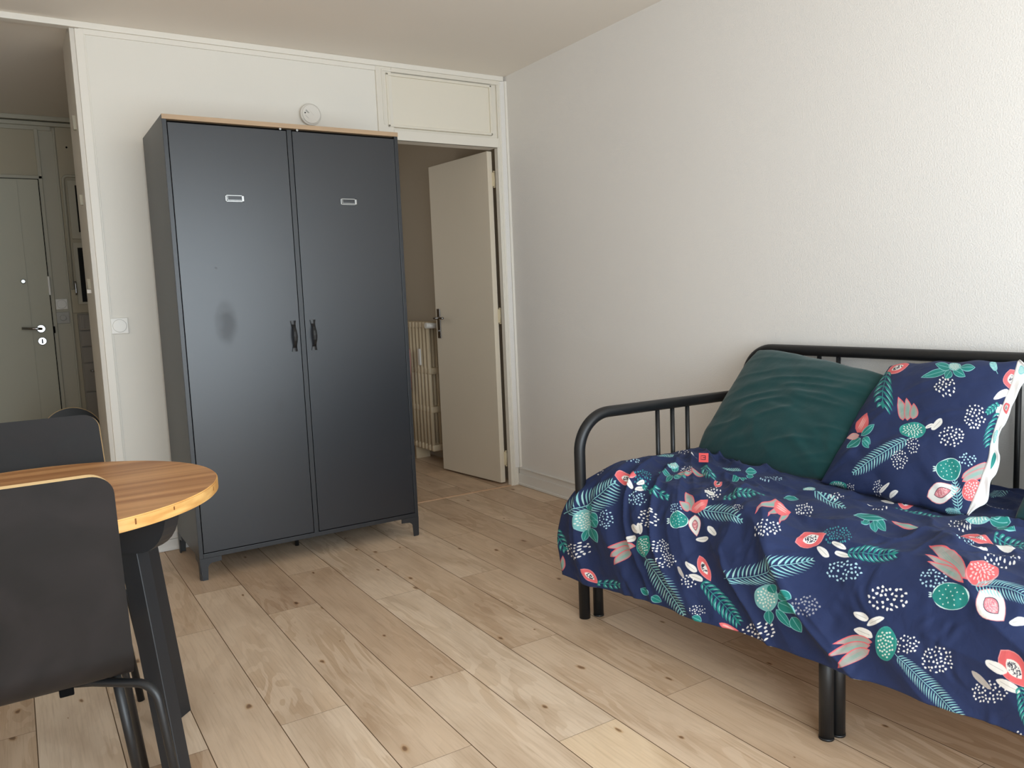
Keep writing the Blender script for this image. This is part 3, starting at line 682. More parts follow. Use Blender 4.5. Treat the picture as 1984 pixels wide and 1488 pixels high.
def floor_mat():
    m = bpy.data.materials.new('oak_plank_floor'); m.use_nodes = True; N = m.node_tree.nodes; L = m.node_tree.links; b = N['Principled BSDF']
    uv = N.new('ShaderNodeUVMap'); uv.uv_map = 'UVMap'
    at = N.new('ShaderNodeAttribute'); at.attribute_name = 'tone'; sep = N.new('ShaderNodeSeparateColor'); L.new(at.outputs['Color'], sep.inputs[0])
    def mapping(s, loc=(0, 0, 0)):
        mp = N.new('ShaderNodeMapping'); mp.inputs['Scale'].default_value = s; mp.inputs['Location'].default_value = loc; L.new(uv.outputs[0], mp.inputs[0]); return mp
    def noise(mp, sc, det=5, dist=0.0, rough=.55):
        n = N.new('ShaderNodeTexNoise'); n.inputs['Scale'].default_value = sc; n.inputs['Detail'].default_value = det; n.inputs['Distortion'].default_value = dist; n.inputs['Roughness'].default_value = rough
        L.new(mp.outputs[0], n.inputs['Vector']); return n
    def ramp(src, els):
        r = N.new('ShaderNodeValToRGB'); L.new(src, r.inputs[0]); e = r.color_ramp.elements
        while len(e) < len(els): e.new(.5)
        for k, (p, c) in enumerate(els): e[k].position = p; e[k].color = (*c, 1)
        return r
    def mixc(fac, a, c, mode='MIX'):
        x = N.new('ShaderNodeMix'); x.data_type = 'RGBA'; x.blend_type = mode
        if isinstance(fac, float): x.inputs[0].default_value = fac
        else: L.new(fac, x.inputs[0])
        L.new(a, x.inputs[6]); L.new(c, x.inputs[7]); return x.outputs[2]
    base = ramp(sep.outputs[0], [(0.0, lin((194, 167, 141))), (.35, lin((209, 183, 156))), (.8, lin((220, 198, 174))), (1.0, lin((224, 194, 152)))])
    cloud = noise(mapping((5.0, 1.7, 1)), 1.0, 4, .6); cl = ramp(cloud.outputs['Fac'], [(.30, (.80, .76, .72)), (.52, (1, 1, 1)), (.75, (1.06, 1.05, 1.03))])
    col = mixc(1.0, base.outputs[0], cl.outputs[0], 'MULTIPLY')
    # fine straight grain
    g = noise(mapping((150, 5.0, 1)), 1.0, 5, .2); gr = ramp(g.outputs['Fac'], [(.30, (.84, .81, .77)), (.5, (1, 1, 1)), (.75, (1.04, 1.04, 1.03))])
    col = mixc(.8, col, gr.outputs[0], 'MULTIPLY')
    # broad cathedral rings
    d = noise(mapping((7, 1.5, 1), (3, 1, 0)), 1.0, 3, .5)
    w = N.new('ShaderNodeMath'); w.operation = 'MULTIPLY'; L.new(d.outputs['Fac'], w.inputs[0]); w.inputs[1].default_value = 46
    s = N.new('ShaderNodeMath'); s.operation = 'SINE'; L.new(w.outputs[0], s.inputs[0])
    rg = ramp(s.outputs[0], [(0.0, (.80, .74, .67)), (.28, (1, 1, 1)), (1.0, (1, 1, 1))])
    msk = noise(mapping((3.2, 1.1, 1), (9, 4, 0)), 1.0, 2); mr = N.new('ShaderNodeMapRange'); L.new(msk.outputs['Fac'], mr.inputs[0]); mr.inputs[1].default_value = .46; mr.inputs[2].default_value = .66; mr.inputs[3].default_value = .12; mr.inputs[4].default_value = .85
    col = mixc(mr.outputs[0], col, mixc(1.0, col, rg.outputs[0], 'MULTIPLY'))
    # long dark streaks
    st = noise(mapping((26, 1.6, 1), (5, 2, 0)), 1.0, 4, .9); sr = ramp(st.outputs['Fac'], [(.24, (.62, .50, .38)), (.37, (1, 1, 1)), (1, (1, 1, 1))])
    col = mixc(.55, col, sr.outputs[0], 'MULTIPLY')
    # knots
    dm = noise(mapping((20, 12, 1)), 1.0, 2); mpk = mapping((6.2, 3.0, 1))
    ad = N.new('ShaderNodeVectorMath'); ad.operation = 'MULTIPLY_ADD'; L.new(dm.outputs['Color'], ad.inputs[0]); ad.inputs[1].default_value = (.14, .14, 0); L.new(mpk.outputs[0], ad.inputs[2])
    vo = N.new('ShaderNodeTexVoronoi'); vo.voronoi_dimensions = '2D'; vo.inputs['Scale'].default_value = 1.0; L.new(ad.outputs[0], vo.inputs['Vector'])
    sepk = N.new('ShaderNodeSeparateColor'); L.new(vo.outputs['Color'], sepk.inputs[0])
    th = N.new('ShaderNodeMapRange'); L.new(sepk.outputs[0], th.inputs[0]); th.inputs[1].default_value = .45; th.inputs[2].default_value = 1.0; th.inputs[3].default_value = 0.0; th.inputs[4].default_value = .085
    dv = N.new('ShaderNodeMath'); dv.operation = 'DIVIDE'; L.new(vo.outputs['Distance'], dv.inputs[0]); ad2 = N.new('ShaderNodeMath'); L.new(th.outputs[0], ad2.inputs[0]); ad2.inputs[1].default_value = .0005; L.new(ad2.outputs[0], dv.inputs[1])
    kr = ramp(dv.outputs[0], [(0.0, (.20, .13, .09)), (.45, (.42, .30, .2)), (.62, (.85, .76, .64)), (1.0, (1, 1, 1))])
    col = mixc(.9, col, kr.outputs[0], 'MULTIPLY')
    L.new(col, b.inputs['Base Color'])
    rm = N.new('ShaderNodeMapRange'); L.new(g.outputs['Fac'], rm.inputs[0]); rm.inputs[3].default_value = .36; rm.inputs[4].default_value = .52; L.new(rm.outputs[0], b.inputs['Roughness'])
    b.inputs['Specular IOR Level'].default_value = .35
    bp = N.new('ShaderNodeBump'); bp.inputs['Strength'].default_value = .12; bp.inputs['Distance'].default_value = .001; L.new(g.outputs['Fac'], bp.inputs['Height']); L.new(bp.outputs[0], b.inputs['Normal'])
    return m
M_FLOOR = floor_mat()
M_SEAM = mat('plank_seam', (112, 88, 64), 0.8, 0.2, var=0.1)

# ------------------------------------------------------------------ the room
H = 2.5
def build_floor():
    rnd = random.Random(21); W = .196; X0 = -2.107; Lp = 1.26
    verts, faces, uvs, tones, mi = [], [], [], [], []
    def quad(x0, x1, y0, y1, z, tone, off, m):
        i = len(verts); verts.extend([(x0, y0, z), (x1, y0, z), (x1, y1, z), (x0, y1, z)]); faces.append((i, i+1, i+2, i+3)); mi.append(m)
        uvs.extend([(x0+off[0], y0+off[1]), (x1+off[0], y0+off[1]), (x1+off[0], y1+off[1]), (x0+off[0], y1+off[1])]); tones.append(tone)
    quad(-4.6, 1.3, -5.5, 2.3, -.0012, .5, (0, 0), 1)
    ph = {0: -.749, 1: -1.159, 2: -.767, 3: -1.283, 4: -.727, 5: -1.274, 6: -.718, 7: -1.127, -1: -1.163, -2: -.751, -3: -1.05, -4: -.348}
    tn = {(0, -1): .55, (1, -1): .5, (2, -1): .15, (2, -2): .72, (3, -1): .8, (3, -2): .88, (4, -1): .35, (4, -2): .45, (5, -1): .3}
    g = .0013
    for c in range(-13, 18):
        p = ph.get(c, -rnd.uniform(.1, 1.26)); xa = X0+c*W; xb = xa+W
        k = -5
        while p+k*Lp < 2.3:
            ya, yb = max(-5.5, p+k*Lp), min(2.3, p+(k+1)*Lp)
            if yb > ya:
                segs = [(ya, yb)] if not (ya < 0 < yb) else [(ya, -.004), (.012, yb)]
                for a, b_ in segs: quad(xa+g, xb-g, a+g*.5, b_-g*.5, 0, tn.get((c, round((a-p)/Lp)), rnd.random()*.85), (rnd.uniform(0, 60), rnd.uniform(0, 60)), 0)
            k += 1
    me = bpy.data.meshes.new('floor'); me.from_pydata(verts, [], faces)
    uvl = me.uv_layers.new(name='UVMap'); uvl.data.foreach_set('uv', [q for t in uvs for q in t])
    ca = me.color_attributes.new('tone', 'FLOAT_COLOR', 'CORNER'); ca.data.foreach_set('color', [q for t in tones for _ in range(4) for q in (t, t, t, 1)])
    me.materials.append(M_FLOOR); me.materials.append(M_SEAM); me.polygons.foreach_set('material_index', mi)
    o = link(bpy.data.objects.new('floor', me)); o['kind'] = 'structure'
    struct('floor_slab', B(-4.6, 1.3, -5.5, 2.3, -.12, -.004), M_SEAM)
build_floor()
struct('ceiling', B(-4.6, 1.3, -5.5, 2.3, H, H+.12), M_CEIL)
XL, YR, YF, XH = -4.4, -5.3, 2.05, -2.286
struct('wall_right', B(0, .10, YR, 0.0, 0, H), M_WALL)
struct('wall_left', B(XL-.1, XL, YR, 0.10, 0, H), M_WALL)
bm = bmesh.new()                                            # the wall behind the camera, with its wide window
WX0, WX1, WZ0, WZ1 = -3.40, -.30, .18, 2.24
box(bm, XL, WX0, YR-.2, YR, 0, H); box(bm, WX1, 0, YR-.2, YR, 0, H); box(bm, WX0, WX1, YR-.2, YR, 0, WZ0); box(bm, WX0, WX1, YR-.2, YR, WZ1, H)
struct('wall_rear', bm, M_WALL)
bm = bmesh.new()
for a, b_, c, d in ((WX0, WX1, WZ0, WZ0+.05), (WX0, WX1, WZ1-.05, WZ1), (WX0, WX0+.05, WZ0+.05, WZ1-.05), (WX1-.05, WX1, WZ0+.05, WZ1-.05), (-1.88, -1.82, WZ0+.05, WZ1-.05)):
    box(bm, a, b_, YR-.16, YR-.10, c, d, .006)
w1 = struct('window_1', bm, M_WTRIM)
gm = bpy.data.materials.new('window_glass'); gm.use_nodes = True; gb = gm.node_tree.nodes['Principled BSDF']; gb.inputs['Transmission Weight'].default_value = 1; gb.inputs['Roughness'].default_value = 0; gb.inputs['IOR'].default_value = 1.45
obj('window_pane', B(WX0+.05, WX1-.05, YR-.135, YR-.13, WZ0+.05, WZ1-.05), gm, w1)
# back wall: solid part, then the door frame
struct('wall_back', B(XH, -.83, 0, .08, 0, H-.03), M_BACK)
struct('wall_back_left', B(XL, -3.35, 0, .08, 0, H), M_BACK)
bm = bmesh.new(); box(bm, -.83, 0, .004, .076, 2.11, H); box(bm, -.83, -.74, .004, .076, 0, 2.11); box(bm, -.045, 0, .004, .028, 0, 2.11)
struct('wall_back_doorway', bm, M_TRIM)
# hallway and the room behind
bm = bmesh.new(); box(bm, XH-.017, XH+.07, .091, .42, 0, H); box(bm, XH-.017, XH+.0025, -.004, .0909, 0, H-.03)
struct('wall_hallway_right', bm, mat('hallway_wall_gloss', (214, 208, 198), .55, .4, var=.02))
struct('wall_hallway_far', B(-3.6, -1.46, YF, YF+.1, 0, H), M_HALL)
struct('wall_hallway_left', B(-3.66, -3.56, .08, YF, 0, H), M_HALL)
struct('wall_between_rooms', B(-1.45, -1.35, .08, 2.2, 0, H), M_ROOM2)
bm = bmesh.new()
for a, b_, c, d in ((.70, .75, 1.0, 2.0), (1.45, 1.50, 1.0, 2.0), (.75, 1.45, 1.0, 1.05), (.75, 1.45, 1.95, 2.0)): box(bm, -1.35, -1.31, a, b_, c, d, .004)
w2 = struct('fill_light_frame', bm, M_WTRIM)  # invented window frame, set around the bedroom fill lamp
obj('window_pane', B(-1.349, -1.345, .75, 1.45, 1.05, 1.95), mat('added_pane', (225, 230, 235), .3, .5), w2)  # pane of that invented frame
struct('wall_bedroom_right', B(.02, .12, .08, 2.3, 0, H), M_ROOM2)
struct('wall_bedroom_far', B(-1.35, .02, 1.95, 2.05, 0, H), M_ROOM2)

# trims of the back wall
bm = bmesh.new(); box(bm, XL, -.012, -.020, .03, H-.028, H, .004); box(bm, XH+.02, -.03, -.010, .0, H-.052, H-.028, .002)
struct('trim_1', bm, M_CTRIM)
bm = bmesh.new(); box(bm, XH+.003, XH+.040, -.012, .09, 0, H-.03, .004); box(bm, XH+.038, XH+.046, -.006, 0, 0.12, H-.03, .002)
struct('trim_2', bm, M_CTRIM)
# door frame: casing boards, lintel, stepped mouldings and the panel above the door
OX0, OX1, OZ = -.728, -.067, 2.082
bm = bmesh.new()
box(bm, -.832, OX0-.012, -.014, .004, 0, H-.028, .003); box(bm, OX1+.008, -.012, -.014, .004, .0, H-.028, .003)
box(bm, OX0-.012, OX1+.008, -.014, .004, OZ+.0, OZ+.055, .003); box(bm, OX0-.012, OX1+.008, -.014, .004, 2.452, H-.028, .003)
box(bm, OX0-.014, OX0, -.010, .085, 0, OZ, .002); box(bm, OX1, OX1+.024, -.010, .028, 0, OZ, .002); box(bm, OX0, OX1, -.010, .085, OZ-.0, OZ+.012, .002)
box(bm, OX1+.016, OX1+.026, -.018, -.013, 0, H-.05, .002); box(bm, -.800, -.790, -.017, -.013, OZ+.08, H-.05, .003)
box(bm, -.800, OX1+.04, -.018, -.013, H-.052, H-.040, .003)
struct('trim_3', bm, M_TRIM)
bm = bmesh.new()
PX0, PX1, PZ0, PZ1 = -.775, -.100, 2.150, 2.440
box(bm, PX0, PX1, -.008, .004, PZ0, PZ1, .001)
for a, b_, c, d in ((PX0, PX1, PZ0, PZ0+.014), (PX0, PX1, PZ1-.014, PZ1), (PX0, PX0+.014, PZ0, PZ1), (PX1-.014, PX1, PZ0, PZ1)): box(bm, a, b_, -.021, -.006, c, d, .004)
struct('trim_4', bm, mat('cream_panel_paint', (228, 221, 206), .45, .4, var=.02))
# quarter round in the corner, then along the top of the right wall's baseboard
bm = bmesh.new(); box(bm, -.017, -.0005, -.038, -.0302, .116, H-.031, .003)
struct('trim_5', bm, M_CTRIM)
bm = bmesh.new(); prism(bm, [(-.037, -.0145), (-.017, -.030), (-.0005, -.030), (-.0005, -.0145)], 'z', .116, H-.031)
struct('trim_9', bm, M_WALL)
bm = bmesh.new(); box(bm, -.012, 0, YR, -.012, .004, .075, .003); box(bm, -.020, 0, YR, -.012, .001, .016, .004); box(bm, -.006, 0, YR, -.012, .075, .106, .001); box(bm, -.013, 0, YR, -.012, .104, .114, .004)
struct('baseboard_right', bm, M_WTRIM)
bm = bmesh.new(); box(bm, XH+.046, -.835, -.012, 0, .004, .055, .003); box(bm, XH+.046, -.835, -.009, 0, .057, .090, .002); box(bm, XH+.046, -.835, -.018, 0, .001, .014, .003)
struct('baseboard_back', bm, M_WTRIM)
bm = bmesh.new(); box(bm, OX0, OX1, -.006, .012, -.001, .004, .0015)
struct('trim_6', bm, M_THRESH)

# ------------------------------------------------------------------ open cream door
ang = math.atan2(.076, .652)
dM = Matrix.Translation((-.065, .062, 0)) @ Matrix.Rotation(ang, 4, 'Z')
d2 = struct('door_2', B(-.036, 0, .004, .655, .012, 2.072, .002), M_DOORP); d2.matrix_world = dM
def dpart(n, bm, m, sm=False): return obj(n, bm, m, d2, sm)
bm = bmesh.new(); box(bm, -.0425, -.0360, .598, .632, .925, 1.125, .002); dpart('handle_plate', bm, M_CHROME)
bm = bmesh.new(); tube(bm, rounded([(-.040, .615, 1.062), (-.085, .615, 1.062), (-.085, .50, 1.062)], .014), .0085); tube(bm, [(-.0424, .615, .975), (-.048, .615, .975)], .006); dpart('handle', bm, M_CHROME, True)
for z in (.165, 1.07, 1.905):
    bm = bmesh.new(); cyl(bm, (.008, -.003, z), .0065, .085, seg=16); box(bm, -.004, .009, -.004, .0035, z-.042, z+.042, .001); cyl(bm, (.008, -.003, z+.047), .0075, .006, seg=12); cyl(bm, (.008, -.003, z-.047), .0075, .006, seg=12)
    dpart('hinge', bm, mat('painted_hinge', (222, 208, 176), .4, .5, var=.05))

# ------------------------------------------------------------------ front door at the end of the hallway
FY = YF
fd = struct('door_1', B(-3.31, -2.404, FY-.03, FY, .01, 2.088, .004), M_FDOOR)
obj('door_panel', B(-3.25, -2.524, FY-.036, FY-.0301, .02, 2.08, .002), M_FDOOR, fd)
bm = bmesh.new(); cyl(bm, (-2.474, FY-.037, 1.103), .026, .012, 'y', bev=.003); dpart_f = obj('handle_rosette', bm, M_CHROME, fd)
bm = bmesh.new(); tube(bm, rounded([(-2.474, FY-.042, 1.103), (-2.474, FY-.090, 1.103), (-2.585, FY-.090, 1.112)], .018), [.009]*3+[.0085]*60 if False else .009); obj('handle', bm, M_CHROME, fd)
bm = bmesh.new(); cyl(bm, (-2.474, FY-.037, 1.020), .026, .012, 'y', bev=.003); cyl(bm, (-2.474, FY-.047, 1.026), .010, .012, 'y'); obj('lock', bm, M_CHROME, fd)
bm = bmesh.new(); box(bm, -2.478, -2.470, FY-.056, FY-.0530, 1.004, 1.034, .001); obj('key_slot', bm, M_GAP, fd)
bm = bmesh.new(); cyl(bm, (-2.548, FY-.042, 1.419), .009, .025, 'y', bev=.002); cyl(bm, (-2.548, FY-.060, 1.419), .014, .010, 'y', bev=.003); box(bm, -2.562, -2.548, FY-.06, FY-.05, 1.414, 1.424, .002); obj('knob', bm, M_NICKEL, fd)
bm = bmesh.new(); box(bm, -2.409, -2.395, FY-.052, FY-.0301, 1.325, 1.450, .003); obj('latch_cover', bm, M_PLAST, fd)
bm = bmesh.new(); box(bm, -2.404, -2.392, FY-.040, FY-.031, 1.07, 1.115, .002); obj('strike_plate', bm, M_GAP, fd)
bm = bmesh.new()
box(bm, -2.400, -2.376, FY-.022, FY, 0, 2.42, .004); box(bm, -3.40, -2.376, FY-.022, FY, 2.092, 2.115, .004); box(bm, -3.40, -2.30, FY-.014, FY, 2.412, 2.45, .003)
box(bm, -2.376, -2.285, FY-.008, FY, 0, 2.412, .002); box(bm, -2.292, -2.280, FY-.016, FY, 0, 2.43, .002)
struct('trim_7', bm, M_HTRIM)
bm = bmesh.new(); box(bm, -3.55, -1.46, FY-.05, FY, H-.03, H, .006); box(bm, -3.55, -1.46, FY-.035, FY, H-.062, H-.036, .005)
struct('trim_8', bm, M_HTRIM)
obj('gap_shade', B(-2.4039, -2.4002, FY-.028, FY-.001, .01, 2.0915), M_GAP, fd); obj('gap_shade', B(-3.31, -2.4039, FY-.028, FY-.001, 2.0882, 2.0918), M_GAP, fd)  # black strips laid in the gaps round the leaf as their shade
# ------------------------------------------------------------------ cupboard beside the front door
cb = empty('meter_cupboard', (-2.08, FY, 0)); tag(cb, 'narrow painted hallway cupboard with dark panes beside the front door', 'cupboard')
def cbx(n, bm, m):
    bmesh.ops.translate(bm, verts=bm.verts[:], vec=(2.08, -FY, 0)); return obj(n, bm, m, cb)
bm = bmesh.new(); box(bm, -2.276, -1.88, FY-.012, FY-.001, 1.20, 2.44, .002); cbx('back_board', bm, M_HALL)
bm = bmesh.new(); tube(bm, rounded([(-2.262, FY-.022, 1.36), (-2.258, FY-.022, 2.120), (-1.90, FY-.022, 2.120)], .03), .010, 10); cbx('rounded_frame', bm, M_HTRIM)
for z0, z1, x0 in ((1.70, 2.09, -2.236), (1.255, 1.675, -2.238)):
    t = bmesh.new(); box(t, x0, -1.90, FY-.030, FY-.0125, z0, z1, .004); d_ = cbx('door', t, M_HTRIM)
for (x0, z0, z1) in ((-2.192, 1.745, 2.058), (-2.212, 1.272, 1.640)):
    t = bmesh.new(); box(t, x0, -1.96, FY-.033, FY-.0301, z0, z1, .001); cbx('dark_pane', t, M_GLASSK)
t = bmesh.new(); tube(t, rounded([(-2.246, FY-.032, 1.41), (-2.246, FY-.055, 1.41), (-2.246, FY-.055, 1.325), (-2.246, FY-.032, 1.325)], .010), .006, 10); cbx('handle', t, M_CHROME)
t = bmesh.new(); cyl(t, (-2.216, FY-.0135, 2.31), .006, .006, 'y'); cbx('knob', t, M_GAP)
# drawers under it
dr = empty('drawer_unit', (-2.08, FY-.02, 0)); tag(dr, 'pale grey drawer unit low in the hallway, right of the light switches', 'drawer unit')
def drx(n, bm, m, par=None):
    if par is None: bmesh.ops.translate(bm, verts=bm.verts[:], vec=(2.08, -FY+.02, 0))
    return obj(n, bm, m, par or dr)
M_DRW = mat('grey_drawer_front', (150, 144, 136), .5, .4, var=.03)
t = bmesh.new(); box(t, -2.252, -1.85, FY-.40+.36, FY-.002, .03, 1.19, .003); drx('carcass', t, M_DRW)
zz = 1.185
for k, hgt in enumerate((.112, .112, .112, .20, .22, .22)):
    t = bmesh.new(); box(t, -2.246, -1.86, FY-.055, FY-.0405, zz-hgt+.006, zz, .004)
    if k == 0: box(t, -2.232, -2.214, FY-.060, FY-.055, zz-hgt+.02, zz-.016, .002)
    drx('drawer', t, M_DRW); zz -= hgt
t = bmesh.new(); tube(t, rounded([(-2.205, FY-.056, .80), (-2.205, FY-.085, .80), (-2.165, FY-.085, .792)], .01), .006, 10); drx('handle', t, M_CHROME)

# ------------------------------------------------------------------ switches, smoke detector, hooks
def switch(name, x, y, z, size, label, dial=False, m=M_PLAST, cat='light switch', group=None):
    e = empty(name, (x, y, z)); tag(e, label, cat, group)
    bm = bmesh.new(); box(bm, -size/2, size/2, -.010, 0, -size/2, size/2, .003); obj('cover_plate', bm, m, e)
    bm = bmesh.new(); r = size*.39
    if dial: cyl(bm, (0, -.017, 0), size*.25, .014, 'y', bev=.002); obj('dial', bm, m, e)
    else:
        cyl(bm, (0, -.0110, 0), r, .004, 'y', 40, bev=.001); obj('rocker', bm, m, e)
        bm = bmesh.new(); 
        t = [(math.cos(a)*(r+.0007*q), math.sin(a)*(r+.0007*q)) for q in (0,) for a in np.linspace(0, 2*math.pi, 48, endpoint=False)]
        tube(bm, [(x_, -.0103, z_) for x_, z_ in t]+[(t[0][0], -.0103, t[0][1])], .0009, 6, caps=False); obj('groove', bm, M_PLASTG, e)
    return e
switch('light_switch', -2.211, -.0005, 1.124, .076, 'white square light switch with a round rocker on the wall left of the wardrobe')
switch('light_switch', -2.338, FY-.0085, 1.262, .072, 'white square light switch in the hallway, upper of the two by the front door')
switch('dimmer_switch', -2.338, FY-.0085, 1.170, .078, 'grey square switch with a round dial, just below the upper hallway switch', True, M_PLASTG, 'dimmer switch')
sd = empty('smoke_detector', (-1.218, 0, 2.176)); tag(sd, 'round white smoke detector on the wall just above the wardrobe', 'smoke detector')
bm = bmesh.new(); cyl(bm, (0, -.008, 0), .048, .016, 'y', 48); obj('base', bm, M_PLAST, sd)
bm = bmesh.new(); cyl(bm, (0, -.027, 0), .055, .024, 'y', 56, bev=.009); obj('cover', bm, M_PLAST, sd, False)
bm = bmesh.new(); prism(bm, [(-.030, .016), (-.026, .022), (-.018, .014), (-.010, .006), (-.014, .002), (-.024, .008)], 'y', -.0400, -.0385); obj('vent', bm, M_PLASTG, sd)
bm = bmesh.new(); cyl(bm, (-.033, -.0395, .004), .0032, .002, 'y', 16); obj('indicator_light', bm, M_GAP, sd)
bm = bmesh.new()
for k in range(9):
    c, s_ = math.cos(-.85), math.sin(-.85); l = -.004+k*.0042
    cyl(bm, (-.008+l*c, -.0392, .018+l*s_), .0010, .001, 'y', 6)
obj('lettering', bm, M_PLASTG, sd)
bm = bmesh.new()
for k in range(3): tube(bm, [(-.034+k*.004, -.0391, -.006-k*.004), (-.022+k*.004, -.0391, -.016-k*.004)], .0005, 5)
obj('engraved_lines', bm, M_PLASTG, sd)
for (y, z, s_, lb) in ((.105, 2.075, 1.1, 'small painted bracket high on the narrow hallway wall, topmost of three'), (.135, 1.725, .8, 'small painted bracket on the narrow hallway wall, middle one of three'), (.165, 1.33, .8, 'small painted hook on the narrow hallway wall, lowest of three')):
    e = empty('wall_hook', (XH-.017, y, z)); tag(e, lb, 'hook', 'hooks on the hallway wall')
    bm = bmesh.new(); prism(bm, [(-.016*s_, -.03*s_), (.016*s_, -.03*s_), (.0, .03*s_)], 'x', -.012, 0); obj('bracket', bm, M_HTRIM, e)
    if z < 1.5:
        bm = bmesh.new(); box(bm, -.018, 0, -.008, .008, -.045, -.026, .002); obj('peg', bm, M_PLAST, e)

# ------------------------------------------------------------------ radiator in the room behind
ra = empty('radiator', (-.075, 1.1, 0)); tag(ra, 'cream column radiator seen through the doorway, half behind the open door', 'radiator')
for k in range(12):
    y = -.17+k*.056-.0; bm = bmesh.new()
    for dx in (-.060, 0.0, .050):
        tube(bm, [(dx, y, .135), (dx, y, 1.00)], .016 if dx < 0 else .013, 10)
    for z in (.12, .40, .68, 1.01): box(bm, -.074, .062, y-.020, y+.020, z-.024, z+.024, .010)
    obj('section', bm, M_RAD, ra, True)
bm = bmesh.new(); tube(bm, [(-.03, -.19, 1.0), (-.03, -.215, 1.0)], .014, 12); tube(bm, rounded([(-.03, -.215, 1.005), (-.03, -.25, 1.005), (-.115, -.25, 1.01)], .01), .020, 16); obj('valve', bm, M_PLAST, ra)
bm = bmesh.new(); box(bm, -.088, -.075, -.075, -.040, .72, .84, .004); obj('heat_meter', bm, M_PLAST, ra)
bm = bmesh.new(); box(bm, -.062, .05, .12, .145, .0, .125, .003); obj('foot', bm, M_RAD, ra)
tw = empty('towel', (-.205, 1.16, .86)); tag(tw, 'pinkish cloth hanging on the radiator beside the wardrobe edge', 'towel')
P = np.array([[(.004*math.sin(j*.9+i*.4), -.04+.22*j/12, -.02-.30*i/12) for j in range(13)] for i in range(13)])
o = grid_mesh('cloth', P, [M_TOWEL], tw); md = o.modifiers.new('thickness', 'SOLIDIFY'); md.thickness = .012

# ------------------------------------------------------------------ wardrobe
wd = empty('wardrobe', (-1.517, -.33, 0)); tag(wd, 'tall charcoal two-door wardrobe with a wooden top board against the back wall', 'wardrobe')
WX, WY = -1.517, -.33
def wx(n, bm, m, parent=None, smooth=False):
    if parent is None: bmesh.ops.translate(bm, verts=bm.verts[:], vec=(-WX, -WY, 0))
    return obj(n, bm, m, parent or wd, smooth)
X0, X1, YB, YFt, Z0, Z1 = -2.045, -.989, -.060, -.590, .098, 1.972
wx('side_panel', B(X0, X0+.018, YFt, YB, Z0, Z1+.020, .0012), M_DARKE); wx('side_panel', B(X1-.018, X1, YFt, YB, Z0, Z1+.020, .0012), M_DARKE)
wx('bottom_panel', B(X0+.018, X1-.018, YFt, YB, Z0, Z0+.020, .001), M_DARKE)
wx('back_panel', B(X0+.018, X1-.018, YB-.008, YB, Z0+.02, Z1), M_DARKE)
wx('centre_post', B(-1.5275, -1.5065, YFt-.0005, YFt+.40, Z0+.02, Z1-.006, .001), M_DARKE)
bm = B(X0+.0185, X1-.0185, YFt-.001, YB, Z1+.0005, Z1+.0195, .0005); box(bm, X0, X1, YFt-.005, YFt-.0006, Z1+.0005, Z1+.0200, .0005); wx('top_board', bm, M_TOPW)
wx('shadow_gap', B(X0+.019, X1-.019, YFt+.022, YFt+.026, Z0+.021, Z1-.001), M_GAP)  # black sheet behind the doors, standing in for shade in their gaps
for x0, x1, hx in ((X0+.0205, -1.5305, -1.560), (-1.5035, X1-.0205, -1.469)):
    d_ = wx('door', B(x0, x1, YFt-.001, YFt+.0175, Z0+.024, Z1-.011, .0012), M_DARK)
    ox, oy = -WX, -WY
    def add(n, bm, m, sm=False):
        bmesh.ops.translate(bm, verts=bm.verts[:], vec=(ox, oy, 0)); return obj(n, bm, m, d_, sm)
    bm = bmesh.new(); yf = YFt-.001
    pts = [(hx, yf-.004, 1.117), (hx, yf-.005, 1.100), (hx, yf-.018, 1.087), (hx, yf-.027, 1.068), (hx, yf-.030, 1.047), (hx, yf-.027, 1.026), (hx, yf-.018, 1.007), (hx, yf-.005, .994), (hx, yf-.004, .977)]
    for a_, w_ in ((0, 0),):
        ws = [.0125, .0095, .0060, .0075, .0085, .0075, .0060, .0095, .0125]; rows = []
        for (px, py, pz), w_ in zip(pts, ws):
            rows.append([bm.verts.new((px-w_, py-.002, pz)), bm.verts.new((px, py-.0055, pz)), bm.verts.new((px+w_, py-.002, pz)), bm.verts.new((px+w_, py+.0025, pz)), bm.verts.new((px-w_, py+.0025, pz))])
        for r0, r1 in zip(rows, rows[1:]):
            for k in range(5): bm.faces.new((r0[k], r0[(k+1) % 5], r1[(k+1) % 5], r1[k]))
        bm.faces.new(rows[0]); bm.faces.new(rows[-1][::-1])
    add('handle', bm, M_BLACKM)
    lx = -1.776 if hx < -1.5 else -1.257; lz = 1.657; bm = bmesh.new(); lw, lh = .039, .0145
    for a, b_, c, d in ((lx-lw, lx+lw, lz-lh, lz-lh+.004), (lx-lw, lx+lw, lz+lh-.004, lz+lh), (lx-lw, lx-lw+.005, lz-lh, lz+lh), (lx+lw-.009, lx+lw, lz-lh, lz+lh)): box(bm, a, b_, yf-.003, yf, c, d, .0008)
    for a, b_, c, d in ((lx-lw+.008, lx+lw-.010, lz-lh+.0065, lz-lh+.0085), (lx-lw+.008, lx-lw+.010, lz-lh+.006, lz+lh-.005)): box(bm, a, b_, yf-.002, yf, c, d)
    add('label_holder', bm, M_NICKEL)
    bm = bmesh.new(); cyl(bm, (hx+(.005 if hx < -1.5 else -.010), YFt+.004, Z1-.004), .005, .006, 'y', 14); wx('door_catch', bm, M_NICKEL)
